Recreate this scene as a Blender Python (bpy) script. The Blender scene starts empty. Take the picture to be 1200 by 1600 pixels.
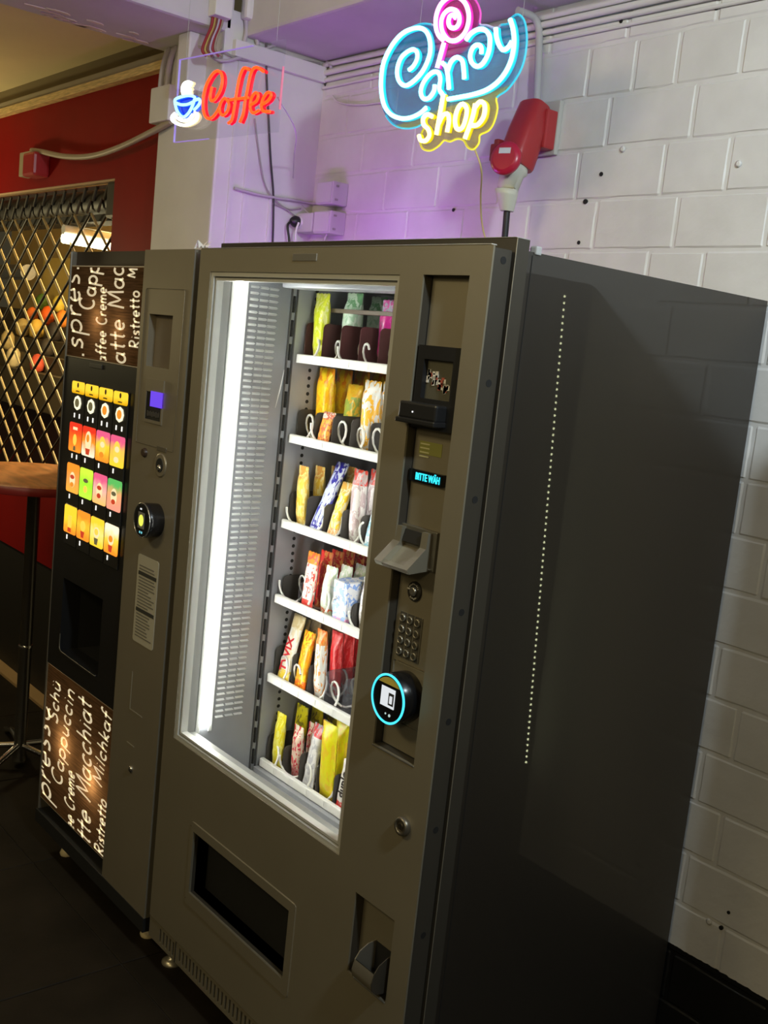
import bpy, bmesh, math, random
from mathutils import Vector, Matrix
random.seed(7)
sc = bpy.context.scene
COL = sc.collection

# ------------------------------------------------------------------ camera
CF, CYAW, CPITCH, CROLL = 1656.26, -0.8713, -0.1483, 0.1057
CPOS = Vector((2.2432, -1.2502, 1.6069))
_f = Vector((math.sin(CYAW)*math.cos(CPITCH), math.cos(CYAW)*math.cos(CPITCH), math.sin(CPITCH)))
_r = Vector((math.cos(CYAW), -math.sin(CYAW), 0)); _u = _r.cross(_f)
_c, _s = math.cos(CROLL), math.sin(CROLL)
RT = _r*_c + _u*_s; UP = _u*_c - _r*_s; FW = _f
cam_d = bpy.data.cameras.new('camera'); cam = bpy.data.objects.new('camera', cam_d); COL.objects.link(cam)
cam_d.sensor_fit = 'VERTICAL'; cam_d.sensor_height = 36; cam_d.lens = CF*36/1600
cam_d.clip_start = 0.02
cam.matrix_world = Matrix(((RT.x, UP.x, -FW.x, CPOS.x), (RT.y, UP.y, -FW.y, CPOS.y), (RT.z, UP.z, -FW.z, CPOS.z), (0, 0, 0, 1)))
sc.camera = cam
# ------------------------------------------------------------------ view + world
sc.view_settings.view_transform = 'Standard'; sc.view_settings.look = 'None'
sc.view_settings.exposure = 0.0; sc.view_settings.gamma = 1.0; sc.view_settings.use_curve_mapping = False
if hasattr(sc, 'cycles'):
    sc.cycles.max_bounces = 7; sc.cycles.diffuse_bounces = 3; sc.cycles.glossy_bounces = 3; sc.cycles.transmission_bounces = 4; sc.cycles.transparent_max_bounces = 12
world = bpy.data.worlds.new('world'); sc.world = world; world.use_nodes = True
world.node_tree.nodes['Background'].inputs[0].default_value = (1.0, 0.82, 0.46, 1)
world.node_tree.nodes['Background'].inputs[1].default_value = 0.042
# ------------------------------------------------------------------ large room lamps
def area_light(name, loc, target, sx, sy, power, color):
    d = bpy.data.lights.new(name, 'AREA'); d.shape = 'RECTANGLE'; d.size = sx; d.size_y = sy; d.energy = power; d.color = color
    o = bpy.data.objects.new(name, d); COL.objects.link(o); o.location = loc
    o.rotation_euler = (Vector(target)-Vector(loc)).to_track_quat('-Z', 'Y').to_euler()
    return o
def point_light(name, loc, power, color, r=0.03):
    d = bpy.data.lights.new(name, 'POINT'); d.energy = power; d.color = color; d.shadow_soft_size = r
    o = bpy.data.objects.new(name, d); COL.objects.link(o); o.location = loc
    return o
area_light('wall_lamp_light', (2.40, -0.35, 2.55), (0.7, 0.85, 2.1), 0.14, 0.14, 28.0, (0.80, 0.935, 1.0))
area_light('room_lamp_light', (0.15, -2.2, 2.62), (0.4, 0.0, 1.2), 0.9, 0.3, 17.0, (1.0, 0.82, 0.44))
area_light('room_lamp_light', (2.5, -2.7, 2.3), (1.1, 0.8, 0.9), 0.6, 0.3, 13.0, (1.0, 0.80, 0.42))
point_light('corridor_lamp_light', (-3.2, -0.2, 1.65), 27.0, (1.0, 0.83, 0.43), 0.1)

def onp(px, py, ax, v):
    """world point where the sight line through a photo pixel meets the plane ax = v"""
    d = RT*((px-600)/CF) - UP*((py-800)/CF) + FW
    t = (v-CPOS[ax])/d[ax]
    return CPOS + d*t
def FX(px, py): p = onp(px, py, 1, 0.0); return p.x, p.z

# ------------------------------------------------------------------ materials
MATS = {}
def nodes_of(name):
    m = bpy.data.materials.new(name); m.use_nodes = True
    nt = m.node_tree; b = nt.nodes['Principled BSDF']
    return m, nt, b
def mat(name, col, rough=0.5, metal=0.0, emit=None, es=0.0, var=0.0, vscale=8.0, bump=0.0, bscale=40.0, coat=0.0, coatr=.05, spec=None, stretch=None):
    if name in MATS: return MATS[name]
    m, nt, b = nodes_of(name)
    b.inputs['Base Color'].default_value = (*col, 1); b.inputs['Roughness'].default_value = rough; b.inputs['Metallic'].default_value = metal
    if spec is not None: b.inputs['Specular IOR Level'].default_value = spec
    if coat: b.inputs['Coat Weight'].default_value = coat; b.inputs['Coat Roughness'].default_value = coatr
    if emit: b.inputs['Emission Color'].default_value = (*emit, 1); b.inputs['Emission Strength'].default_value = es
    if var or bump:
        tc = nt.nodes.new('ShaderNodeTexCoord'); mp = nt.nodes.new('ShaderNodeMapping')
        nt.links.new(tc.outputs['Object'], mp.inputs[0])
        if stretch: mp.inputs['Scale'].default_value = stretch
    if var:
        n = nt.nodes.new('ShaderNodeTexNoise'); n.inputs['Scale'].default_value = vscale; n.inputs['Detail'].default_value = 5
        nt.links.new(mp.outputs[0], n.inputs['Vector'])
        r = nt.nodes.new('ShaderNodeValToRGB'); r.color_ramp.elements[0].position = .3; r.color_ramp.elements[1].position = .7
        r.color_ramp.elements[0].color = (*[c*(1-var) for c in col], 1); r.color_ramp.elements[1].color = (*[min(1, c*(1+var)) for c in col], 1)
        nt.links.new(n.outputs['Fac'], r.inputs[0]); nt.links.new(r.outputs[0], b.inputs['Base Color'])
    if bump:
        n2 = nt.nodes.new('ShaderNodeTexNoise'); n2.inputs['Scale'].default_value = bscale; n2.inputs['Detail'].default_value = 4
        nt.links.new(mp.outputs[0], n2.inputs['Vector'])
        bp = nt.nodes.new('ShaderNodeBump'); bp.inputs['Strength'].default_value = bump; bp.inputs['Distance'].default_value = 0.004
        nt.links.new(n2.outputs['Fac'], bp.inputs['Height']); nt.links.new(bp.outputs[0], b.inputs['Normal'])
    MATS[name] = m; return m
def emat(name, col, s):
    return mat(name, (0.02, 0.02, 0.02), 0.4, emit=col, es=s)
def glass_mat(name, tint=(1, 1, 1), fac=1.0, haze=0.0, hazecol=(1, 1, 1), rough=0.02):
    if name in MATS: return MATS[name]
    m = bpy.data.materials.new(name); m.use_nodes = True; nt = m.node_tree; nt.nodes.clear()
    out = nt.nodes.new('ShaderNodeOutputMaterial'); tr = nt.nodes.new('ShaderNodeBsdfTransparent'); tr.inputs[0].default_value = (*tint, 1)
    gl = nt.nodes.new('ShaderNodeBsdfGlossy'); gl.inputs['Roughness'].default_value = rough
    lw = nt.nodes.new('ShaderNodeLayerWeight'); lw.inputs[0].default_value = .5
    pw = nt.nodes.new('ShaderNodeMath'); pw.operation = 'POWER'; pw.inputs[1].default_value = 4.0; nt.links.new(lw.outputs['Facing'], pw.inputs[0])
    fr = nt.nodes.new('ShaderNodeMath'); fr.operation = 'MULTIPLY_ADD'; fr.inputs[1].default_value = .9; fr.inputs[2].default_value = .035; nt.links.new(pw.outputs[0], fr.inputs[0])
    mu = nt.nodes.new('ShaderNodeMath'); mu.operation = 'MULTIPLY'; mu.inputs[1].default_value = fac
    nt.links.new(fr.outputs[0], mu.inputs[0])
    mx = nt.nodes.new('ShaderNodeMixShader'); nt.links.new(mu.outputs[0], mx.inputs[0]); nt.links.new(tr.outputs[0], mx.inputs[1]); nt.links.new(gl.outputs[0], mx.inputs[2])
    last = mx
    if haze:
        df = nt.nodes.new('ShaderNodeBsdfDiffuse'); df.inputs[0].default_value = (*hazecol, 1)
        tl = nt.nodes.new('ShaderNodeBsdfTranslucent'); tl.inputs[0].default_value = (*hazecol, 1)
        ad = nt.nodes.new('ShaderNodeMixShader'); ad.inputs[0].default_value = .5; nt.links.new(df.outputs[0], ad.inputs[1]); nt.links.new(tl.outputs[0], ad.inputs[2])
        m2 = nt.nodes.new('ShaderNodeMixShader'); m2.inputs[0].default_value = haze
        nt.links.new(last.outputs[0], m2.inputs[1]); nt.links.new(ad.outputs[0], m2.inputs[2]); last = m2
    nt.links.new(last.outputs[0], out.inputs[0]); MATS[name] = m; return m

# ------------------------------------------------------------------ mesh helpers
class MB:
    def __init__(s): s.v = []; s.f = []; s.m = []; s.sm = []
    def add(s, vs, fs, mi=0, smooth=False):
        o = len(s.v); s.v += [tuple(v) for v in vs]; s.f += [tuple(i+o for i in f) for f in fs]; s.m += [mi]*len(fs); s.sm += [smooth]*len(fs); return s
    def box(s, x0, x1, y0, y1, z0, z1, mi=0):
        v = [(x, y, z) for x in (x0, x1) for y in (y0, y1) for z in (z0, z1)]
        return s.add(v, [(0, 1, 3, 2), (4, 6, 7, 5), (0, 4, 5, 1), (2, 3, 7, 6), (0, 2, 6, 4), (1, 5, 7, 3)], mi)
    def bbox(s, x0, x1, y0, y1, z0, z1, b=0.004, mi=0, seg=2):
        bm = bmesh.new(); bmesh.ops.create_cube(bm, size=1)
        for v in bm.verts: v.co = ((x0+x1)/2+v.co.x*(x1-x0), (y0+y1)/2+v.co.y*(y1-y0), (z0+z1)/2+v.co.z*(z1-z0))
        bmesh.ops.bevel(bm, geom=bm.edges[:], offset=b, segments=seg, affect='EDGES', profile=.6)
        bm.verts.index_update(); s.add([v.co[:] for v in bm.verts], [[v.index for v in f.verts] for f in bm.faces], mi); bm.free(); return s
    def poly(s, pts, y0, y1, mi=0, ax=1):
        """prism from a 2-d outline (x,z) between y0 and y1 (ax=1), (y,z) along x (ax=0), (x,y) along z (ax=2)"""
        def P(a, b, c): return (c, a, b) if ax == 0 else ((a, c, b) if ax == 1 else (a, b, c))
        n = len(pts); v = [P(a, b, y0) for a, b in pts]+[P(a, b, y1) for a, b in pts]
        f = [tuple(range(n)), tuple(range(2*n-1, n-1, -1))]+[(i, (i+1) % n, n+(i+1) % n, n+i) for i in range(n)]
        return s.add(v, f, mi)
    def cyl(s, a, b, r0, r1=None, n=16, mi=0, caps=True, smooth=True):
        r1 = r0 if r1 is None else r1; a = Vector(a); b = Vector(b); d = (b-a).normalized()
        u = d.orthogonal().normalized(); w = d.cross(u)
        v = []
        for c, r in ((a, r0), (b, r1)):
            for i in range(n):
                t = 2*math.pi*i/n; v.append(c+u*(r*math.cos(t))+w*(r*math.sin(t)))
        s.add(v, [(i, (i+1) % n, n+(i+1) % n, n+i) for i in range(n)], mi, smooth)
        if caps: s.add(v, [tuple(range(n-1, -1, -1)), tuple(range(n, 2*n))], mi)
        return s
    def tube(s, pts, r, n=6, mi=0, closed=False, rad=None):
        pts = [Vector(p) for p in pts]; m = len(pts)
        if m < 2: return s
        T = []
        for i in range(m):
            a = pts[(i-1) % m] if (closed or i > 0) else pts[i]; b = pts[(i+1) % m] if (closed or i < m-1) else pts[i]
            d = b-a; T.append(d.normalized() if d.length > 1e-9 else Vector((0, 0, 1)))
        u = T[0].orthogonal().normalized(); v = []
        for i in range(m):
            u = (u-T[i]*u.dot(T[i])); u = u.normalized() if u.length > 1e-6 else T[i].orthogonal().normalized()
            w = T[i].cross(u); rr = rad[i] if rad else r
            for k in range(n):
                t = 2*math.pi*k/n; v.append(pts[i]+u*(rr*math.cos(t))+w*(rr*math.sin(t)))
        fs = []
        for i in range(m if closed else m-1):
            j = (i+1) % m
            for k in range(n): fs.append((i*n+k, i*n+(k+1) % n, j*n+(k+1) % n, j*n+k))
        s.add(v, fs, mi, True)
        if not closed: s.add(v, [tuple(range(n-1, -1, -1)), tuple(range((m-1)*n, m*n))], mi)
        return s
    def lathe(s, prof, center, axis=(0, 0, 1), n=24, mi=0):
        c = Vector(center); d = Vector(axis).normalized(); u = d.orthogonal().normalized(); w = d.cross(u); v = []
        for r, h in prof:
            for i in range(n):
                t = 2*math.pi*i/n; v.append(c+d*h+u*(r*math.cos(t))+w*(r*math.sin(t)))
        m = len(prof)
        s.add(v, [(j*n+i, j*n+(i+1) % n, (j+1)*n+(i+1) % n, (j+1)*n+i) for j in range(m-1) for i in range(n)], mi, True)
        s.add(v, [tuple(range(n-1, -1, -1)), tuple(range((m-1)*n, m*n))], mi); return s
    def mesh(s, name, mats):
        me = bpy.data.meshes.new(name); me.from_pydata(s.v, [], s.f)
        for m in (mats if isinstance(mats, (list, tuple)) else [mats]): me.materials.append(m)
        for p, mi, sm in zip(me.polygons, s.m, s.sm): p.material_index = mi; p.use_smooth = sm
        bm = bmesh.new(); bm.from_mesh(me); bmesh.ops.recalc_face_normals(bm, faces=bm.faces[:]); bm.to_mesh(me); bm.free()
        me.update(); return me
    def build(s, name, mats, parent=None):
        return link(name, s.mesh(name, mats), parent)
def link(name, me, parent=None):
    o = bpy.data.objects.new(name, me); COL.objects.link(o)
    if parent is not None:
        o.parent = parent; o.matrix_parent_inverse = Matrix.Translation(-ORG[parent.name])
        ORG[o.name] = ORG[parent.name].copy() if False else Vector((0, 0, 0))
    else: ORG[o.name] = Vector((0, 0, 0))
    return o
ORG = {}
def tag(o, label=None, cat=None, group=None, kind=None):
    if label: o['label'] = label
    if cat: o['category'] = cat
    if group: o['group'] = group
    if kind: o['kind'] = kind
    return o
def thing(name, label, cat, loc, group=None):
    o = bpy.data.objects.new(name, None); COL.objects.link(o); o.location = loc; o.empty_display_size = .05
    ORG[o.name] = Vector(loc); return tag(o, label, cat, group)
def struct(o): o['kind'] = 'structure'; return o
def copy_tree(o, parent=None):
    c = o.copy(); COL.objects.link(c)
    if parent is not None: c.parent = parent
    for ch in o.children: copy_tree(ch, c)
    return c
def plate(mb, x0, x1, z0, z1, holes, y0, y1, mi=0):
    """a sheet with rectangular holes"""
    xs = sorted({x0, x1, *[h[0] for h in holes], *[h[1] for h in holes]}); zs = sorted({z0, z1, *[h[2] for h in holes], *[h[3] for h in holes]})
    def solid(i, j):
        if i < 0 or j < 0 or i >= len(xs)-1 or j >= len(zs)-1: return False
        cx, cz = (xs[i]+xs[i+1])/2, (zs[j]+zs[j+1])/2
        return not any(h[0] < cx < h[1] and h[2] < cz < h[3] for h in holes)
    for i in range(len(xs)-1):
        for j in range(len(zs)-1):
            if not solid(i, j): continue
            a, b, c, d = xs[i], xs[i+1], zs[j], zs[j+1]
            mb.add([(a, y0, c), (b, y0, c), (b, y0, d), (a, y0, d)], [(0, 1, 2, 3)], mi)
            mb.add([(a, y1, c), (b, y1, c), (b, y1, d), (a, y1, d)], [(3, 2, 1, 0)], mi)
            for di, dj, e in ((-1, 0, ((a, c), (a, d))), (1, 0, ((b, d), (b, c))), (0, -1, ((b, c), (a, c))), (0, 1, ((a, d), (b, d)))):
                if not solid(i+di, j+dj):
                    (p, q), (r, t) = e; mb.add([(p, y0, q), (r, y0, t), (r, y1, t), (p, y1, q)], [(0, 1, 2, 3)], mi)
    return mb
def rrect(x0, x1, z0, z1, r, n=4):
    P = []
    for cx, cz, a in ((x1-r, z0+r, -90), (x1-r, z1-r, 0), (x0+r, z1-r, 90), (x0+r, z0+r, 180)):
        for i in range(n+1):
            t = math.radians(a+90*i/n); P.append((cx+r*math.cos(t), cz+r*math.sin(t)))
    return P
def smooth_line(pts, k=5, closed=False):
    pts = [Vector(p) for p in pts]; n = len(pts); out = []
    rng = range(n if closed else n-1)
    for i in rng:
        p0 = pts[(i-1) % n] if (closed or i > 0) else pts[i]*2-pts[i+1]; p1 = pts[i]; p2 = pts[(i+1) % n]
        p3 = pts[(i+2) % n] if (closed or i < n-2) else p2*2-p1
        for j in range(k):
            t = j/k; out.append(.5*((2*p1)+(p2-p0)*t+(2*p0-5*p1+4*p2-p3)*t*t+(3*p1-p0-3*p2+p3)*t**3))
    if not closed: out.append(pts[-1])
    return out
def text_mesh(body, size, depth=0.0004, shear=0.0, align='CENTER', bold=0.0):
    c = bpy.data.curves.new('t', 'FONT'); c.body = body; c.size = size; c.extrude = depth; c.shear = shear; c.align_x = align; c.align_y = 'CENTER'; c.offset = bold; c.resolution_u = 2
    o = bpy.data.objects.new('t', c); COL.objects.link(o); dg = bpy.context.evaluated_depsgraph_get(); dg.update()
    me = bpy.data.meshes.new_from_object(o.evaluated_get(dg)); bpy.data.objects.remove(o); bpy.data.curves.remove(c)
    V = [v.co.copy() for v in me.vertices]; F = [tuple(p.vertices) for p in me.polygons]; bpy.data.meshes.remove(me); return V, F
def add_text(mb, body, size, origin, ex, ey, mi=0, **k):
    V, F = text_mesh(body, size, **k); ex = Vector(ex); ey = Vector(ey); ez = ex.cross(ey); o = Vector(origin)
    mb.add([o+ex*v.x+ey*v.y+ez*v.z for v in V], F, mi); return mb

# ------------------------------------------------------------------ handwriting stroke font
def arc(cx, cy, rx, ry, a0, a1, n=10):
    return [(cx+rx*math.cos(math.radians(a0+(a1-a0)*i/n)), cy+ry*math.sin(math.radians(a0+(a1-a0)*i/n))) for i in range(n+1)]
GL = {
 'e': (.5, [[(.04, .26), (.42, .28)]+arc(.24, .27, .19, .24, 10, 310)]),
 's': (.42, [[(.36, .42), (.27, .5), (.13, .48), (.08, .38), (.17, .29), (.29, .22), (.33, .11), (.22, .01), (.05, .05)]]),
 'p': (.52, [[(.08, .5), (.06, .1), (.05, -.36)], [(.07, .38)]+arc(.26, .26, .2, .24, 140, -140)]),
 'r': (.4, [[(.07, .5), (.07, 0)], [(.07, .3), (.16, .45), (.27, .5), (.36, .45)]]),
 'o': (.52, [arc(.25, .25, .2, .25, 80, 440, 14)]),
 'a': (.52, [arc(.23, .24, .19, .24, 50, 310, 12)+[(.42, .2)], [(.43, .5), (.42, .12), (.48, 0)]]),
 'c': (.44, [arc(.24, .25, .19, .25, 45, 315, 12)]),
 'i': (.2, [[(.09, .48), (.09, 0)], [(.09, .68), (.095, .72)]]),
 'n': (.5, [[(.07, .5), (.07, 0)], [(.07, .3), (.16, .46), (.28, .5), (.39, .4), (.4, 0)]]),
 'm': (.72, [[(.07, .5), (.07, 0)], [(.07, .3), (.15, .48), (.27, .46), (.34, .3), (.34, 0)], [(.34, .3), (.43, .48), (.56, .46), (.63, .3), (.64, 0)]]),
 't': (.38, [[(.19, .85), (.18, .1), (.26, 0)], [(.0, .52), (.36, .54)]]),
 'h': (.5, [[(.07, .95), (.07, 0)], [(.07, .3), (.17, .46), (.29, .5), (.39, .38), (.4, 0)]]),
 'l': (.2, [[(.09, .95), (.09, 0)]]),
 'k': (.46, [[(.07, .95), (.07, 0)], [(.36, .5), (.09, .22), (.38, 0)]]),
 'f': (.38, [[(.38, .9), (.26, .95), (.18, .8), (.16, -.05)], [(.02, .5), (.34, .52)]]),
 'u': (.5, [[(.07, .5), (.08, .12), (.2, 0), (.34, .08), (.4, .25)], [(.41, .5), (.41, 0)]]),
 'C': (.66, [arc(.36, .45, .3, .47, 50, 310, 14)]),
 'K': (.6, [[(.08, .95), (.08, 0)], [(.5, .95), (.1, .45), (.54, 0)]]),
 'L': (.5, [[(.08, .95), (.08, .02), (.46, 0)]]),
 'M': (.82, [[(.06, 0), (.14, .95), (.4, .2), (.68, .95), (.76, 0)]]),
 'R': (.62, [[(.08, .95), (.08, 0)], [(.05, .92)]+arc(.24, .7, .24, .24, 80, -90)+[(.12, .46), (.54, 0)]]),
 'S': (.6, [[(.5, .8), (.38, .95), (.16, .9), (.1, .7), (.25, .52), (.45, .38), (.48, .15), (.3, 0), (.06, .08)]]),
 'E': (.56, [[(.5, .93), (.08, .92), (.07, .02), (.5, 0)], [(.08, .5), (.42, .5)]]),
 ' ': (.35, []),
}
GL['ü'] = (.5, GL['u'][1]+[[(.14, .68), (.145, .72)], [(.33, .68), (.335, .72)]])
def strokes(txt, size, slant=.12, space=.06):
    out = []; x = 0
    for ch in txt:
        w, pl = GL[ch]
        for p in pl: out.append([((x+a+slant*b)*size, b*size) for a, b in p])
        x += w+space
    return out, x*size
def clip_line(pts, x0, x1, z0, z1):
    dense = []
    for a, b in zip(pts, pts[1:]):
        for i in range(6): t = i/6; dense.append((a[0]+(b[0]-a[0])*t, a[1]+(b[1]-a[1])*t))
    dense.append(pts[-1]); runs = []; cur = []
    for p in dense:
        if x0 < p[0] < x1 and z0 < p[1] < z1: cur.append(p)
        else:
            if len(cur) > 1: runs.append(cur)
            cur = []
    if len(cur) > 1: runs.append(cur)
    return runs

# ------------------------------------------------------------------ shared materials
M_paint = mat('white_wall_paint', (0.72, 0.71, 0.70), 0.55, var=.05, vscale=5, bump=.25, bscale=26)
M_ceil = mat('ceiling_paint', (0.60, 0.58, 0.58), 0.6, var=.08, vscale=4, bump=.3, bscale=14)
M_black = mat('black_plastic', (0.012, 0.012, 0.013), 0.35)
M_dark = mat('matte_black', (0.008, 0.008, 0.008), 0.7)
M_metal = mat('greige_metal', (0.275, 0.245, 0.18), 0.46, .5, var=.05, vscale=3, bump=.03, bscale=120)
M_metal2 = mat('greige_metal_edge', (0.075, 0.066, 0.052), 0.45, .5)
M_side = mat('lacquered_side_panel', (0.027, 0.022, 0.017), 0.45, .2, coat=.6, coatr=.02)
M_alu = mat('aluminium', (0.62, 0.62, 0.60), 0.3, .9)
M_chrome = mat('chrome', (0.75, 0.75, 0.75), 0.12, 1.0)
M_white = mat('white_plastic', (0.80, 0.80, 0.79), 0.4)
M_grey = mat('grey_plastic', (0.45, 0.45, 0.45), 0.45)
M_red = mat('red_paint', (0.25, 0.0035, 0.002), 0.6, spec=.15, var=.12, vscale=3)
M_redpl = mat('red_plastic', (0.40, 0.025, 0.030), 0.35)

# ================================================================== SETTING
# wall behind the machines: bricks laid in running bond, 250 x 125 mm module, painted white with a black dado
YW = 0.855
def brick_mat():
    m, nt, b = nodes_of('painted_brick'); b.inputs['Roughness'].default_value = .5
    g = nt.nodes.new('ShaderNodeNewGeometry'); sp = nt.nodes.new('ShaderNodeSeparateXYZ'); nt.links.new(g.outputs['Position'], sp.inputs[0])
    n = nt.nodes.new('ShaderNodeTexNoise'); n.inputs['Scale'].default_value = 9; n.inputs['Detail'].default_value = 6; nt.links.new(g.outputs['Position'], n.inputs['Vector'])
    r = nt.nodes.new('ShaderNodeValToRGB'); r.color_ramp.elements[0].position = .25; r.color_ramp.elements[1].position = .75
    r.color_ramp.elements[0].color = (.66, .65, .64, 1); r.color_ramp.elements[1].color = (.76, .75, .74, 1); nt.links.new(n.outputs['Fac'], r.inputs[0])
    n3 = nt.nodes.new('ShaderNodeTexNoise'); n3.inputs['Scale'].default_value = 60; nt.links.new(g.outputs['Position'], n3.inputs['Vector'])
    ad = nt.nodes.new('ShaderNodeMath'); ad.operation = 'MULTIPLY_ADD'; ad.inputs[1].default_value = .006; nt.links.new(n3.outputs['Fac'], ad.inputs[0]); nt.links.new(sp.outputs['Z'], ad.inputs[2])
    lt = nt.nodes.new('ShaderNodeMath'); lt.operation = 'LESS_THAN'; lt.inputs[1].default_value = .309; nt.links.new(ad.outputs[0], lt.inputs[0])
    mx = nt.nodes.new('ShaderNodeMix'); mx.data_type = 'RGBA'; nt.links.new(lt.outputs[0], mx.inputs[0]); nt.links.new(r.outputs[0], mx.inputs[6]); mx.inputs[7].default_value = (.006, .006, .006, 1)
    nt.links.new(mx.outputs[2], b.inputs['Base Color'])
    n2 = nt.nodes.new('ShaderNodeTexNoise'); n2.inputs['Scale'].default_value = 30; n2.inputs['Detail'].default_value = 6; nt.links.new(g.outputs['Position'], n2.inputs['Vector'])
    bp = nt.nodes.new('ShaderNodeBump'); bp.inputs['Strength'].default_value = .35; bp.inputs['Distance'].default_value = .004; nt.links.new(n2.outputs['Fac'], bp.inputs['Height']); nt.links.new(bp.outputs[0], b.inputs['Normal'])
    return m
M_brick = brick_mat()
wall_back = struct(MB().box(-0.80, 2.6, YW, YW+.12, 0, 2.95).build('wall_back', M_brick))
def brick_mesh(w, h, seed):
    rnd = random.Random(seed); nx, nz = max(2, round(w/.06)), 3; vs = []; fs = []
    e = .0055
    xs = [0, e]+[w*i/nx for i in range(1, nx)]+[w-e, w]; zs = [0, e]+[h*i/nz for i in range(1, nz)]+[h-e, h]
    for j, z in enumerate(zs):
        for i, x in enumerate(xs):
            edge = i in (0, len(xs)-1) or j in (0, len(zs)-1)
            wob = .003
            dx = rnd.uniform(-wob, wob) if 0 < i < len(xs)-1 or edge else 0; dz = rnd.uniform(-wob, wob)
            y = .0012 if edge else -.0026+rnd.uniform(-.0006, .0006)
            vs.append((x+(dx if edge else 0), y, z+(dz if edge else 0)))
    n = len(xs)
    for j in range(len(zs)-1):
        for i in range(n-1): fs.append((j*n+i, j*n+i+1, (j+1)*n+i+1, (j+1)*n+i))
    mb = MB(); mb.add(vs, fs, 0, False); return mb.mesh('brick', M_brick)
BR = {}
def brick(x0, x1, k):
    g = .0045; w = round(x1-x0-g, 3); key = (w, random.randrange(4))
    if key not in BR: BR[key] = brick_mesh(w, .125-g, hash(key) & 0xffff)
    o = link('brick', BR[key], wall_back); o.location = (x0+g/2, YW, .4128+.125*k+g/2+random.uniform(-.0015, .0015))
special = {15: [-.80, -.645, -.395, -.145, .105, .355, .5008, .624, .7947, 1.045, 1.295], 14: [-.80, -.545, -.295, -.06, .19, .44, .6886, .94, 1.19, 1.44],
           13: [-.80, -.662, -.412, -.168, .087, .3628, .6251, .80, 1.05, 1.30], 12: [-.80, -.541, -.291, -.04, .21, .44, .6817, .9188, 1.169, 1.42],
           11: [-.80, -.66, -.41, -.16, .09, .36, .6186, .7728, 1.02, 1.27], 7: [.72, .963, 1.21, 1.46], 6: [.54, .79, 1.039, 1.29], 5: [.68, .92, 1.17, 1.42], 3: [.53, .786, 1.036, 1.286], 1: [.53, .786, 1.036, 1.286], -1: [.56, .83, 1.083, 1.33]}
for k in range(-3, 17):
    if k in special: js = special[k]
    else:
        ph = .10 if k % 2 else .215
        js = [x for x in [ph-1.25+.25*i for i in range(12)] if -.79 < x < 1.5]
        if k >= 11: js = [-.80]+js
    for a, b in zip(js, js[1:]):
        if k < 11 and b < .86: continue
        if b-a > .05: brick(a, b, k)
mb = MB()
for px, py, r in ((939, 272, .0055), (914, 315, .0065), (904, 379, .005), (708, 328, .005), (970, 33, .005), (1118, 13, .004), (1138, 1426, .004), (1126, 1450, .005)):
    p = onp(px, py, 1, YW-.0045); mb.cyl((p.x, YW-.0048, p.z), (p.x, YW+.002, p.z), r, n=10)
tag(mb.build('drill_holes', M_dark, wall_back), kind='stuff')
mb = MB()
for px, py in ((973, 233), (1154, 256), (1108, 1440)):
    p = onp(px, py, 1, YW-.005); mb.lathe([(.007, 0), (.008, .002), (.004, .004)], (p.x, YW-.004, p.z), (0, -1, 0), 12)
tag(mb.build('wall_plugs', M_paint, wall_back), kind='stuff')

# side wall / pillar left of the corner, and the beams over it
wall_left = struct(MB().bbox(-1.20, -0.80, 0.47, 1.4, 0, 2.60, .008).build('wall_left', M_paint))
mb = MB(); mb.box(-.801, -.796, .58, .59, 1.2, 2.44); mb.box(-.801, -.796, .525, .533, 1.2, 2.46); mb.box(-.801, -.795, .68, .69, 1.2, 2.10)
mb.build('seam', M_paint, wall_left)
beam = MB().bbox(-1.22, -0.80, -3.2, 0.50, 2.53, 2.95, .012)
struct(beam.build('ceiling_beam', M_ceil))
struct(MB().bbox(-0.82, 2.6, 0.54, YW+.05, 2.53, 2.95, .01).build('wall_beam', M_ceil))
struct(MB().box(-0.82, 2.6, -3.2, 0.56, 2.93, 3.0).build('ceiling', M_ceil))
# flaking plaster along the beam's lower edge
mb = MB(); rnd = random.Random(3)
for i in range(26):
    y = rnd.uniform(-.55, .44); x = rnd.uniform(-1.21, -1.10); l = rnd.uniform(.03, .10)
    mb.poly([(x, y), (x+rnd.uniform(.004, .012), y+l*.3), (x+rnd.uniform(.003, .012), y+l*.8), (x-.002, y+l), (x-rnd.uniform(.002, .008), y+l*.5)], 2.5268, 2.5312, ax=2)
tag(mb.build('plaster_flakes', mat('raw_plaster', (.78, .66, .52), .8), bpy.data.objects['ceiling_beam']), kind='stuff')
# unseen stand-in for the neighbouring machine, added to shade the lower wall
struct(MB().bbox(1.465, 1.60, 0.42, YW, 0, 1.83, .01).build('shade_blocker', mat('blocker_brown', (.09, .07, .05), .5)))

# floor: large dark tiles
M_tile = mat('dark_floor_tile', (0.014, 0.0105, 0.007), 0.6, spec=.12, var=.35, vscale=6, bump=.15, bscale=30)
floor = struct(MB().box(-4.2, 3.2, -3.2, 3.0, -.06, -.004).build('floor', mat('floor_grout', (.012, .01, .008), .8)))
TS = .60; tm = {}
for v_ in range(4):
    m_ = MB().bbox(.0015, TS-.0015, .0015, TS-.0015, -.03, 0, .002, seg=1).mesh('tile', M_tile); tm[v_] = m_
for i in range(-5, 3):
    for j in range(-2, 2):
        if -.6216-.6+i*TS > 1.4: continue
        o = link('tile', tm[random.randrange(4)], floor); o.location = (-.6216+i*TS, -.057+j*TS, random.uniform(-.0006, .0006))

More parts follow.
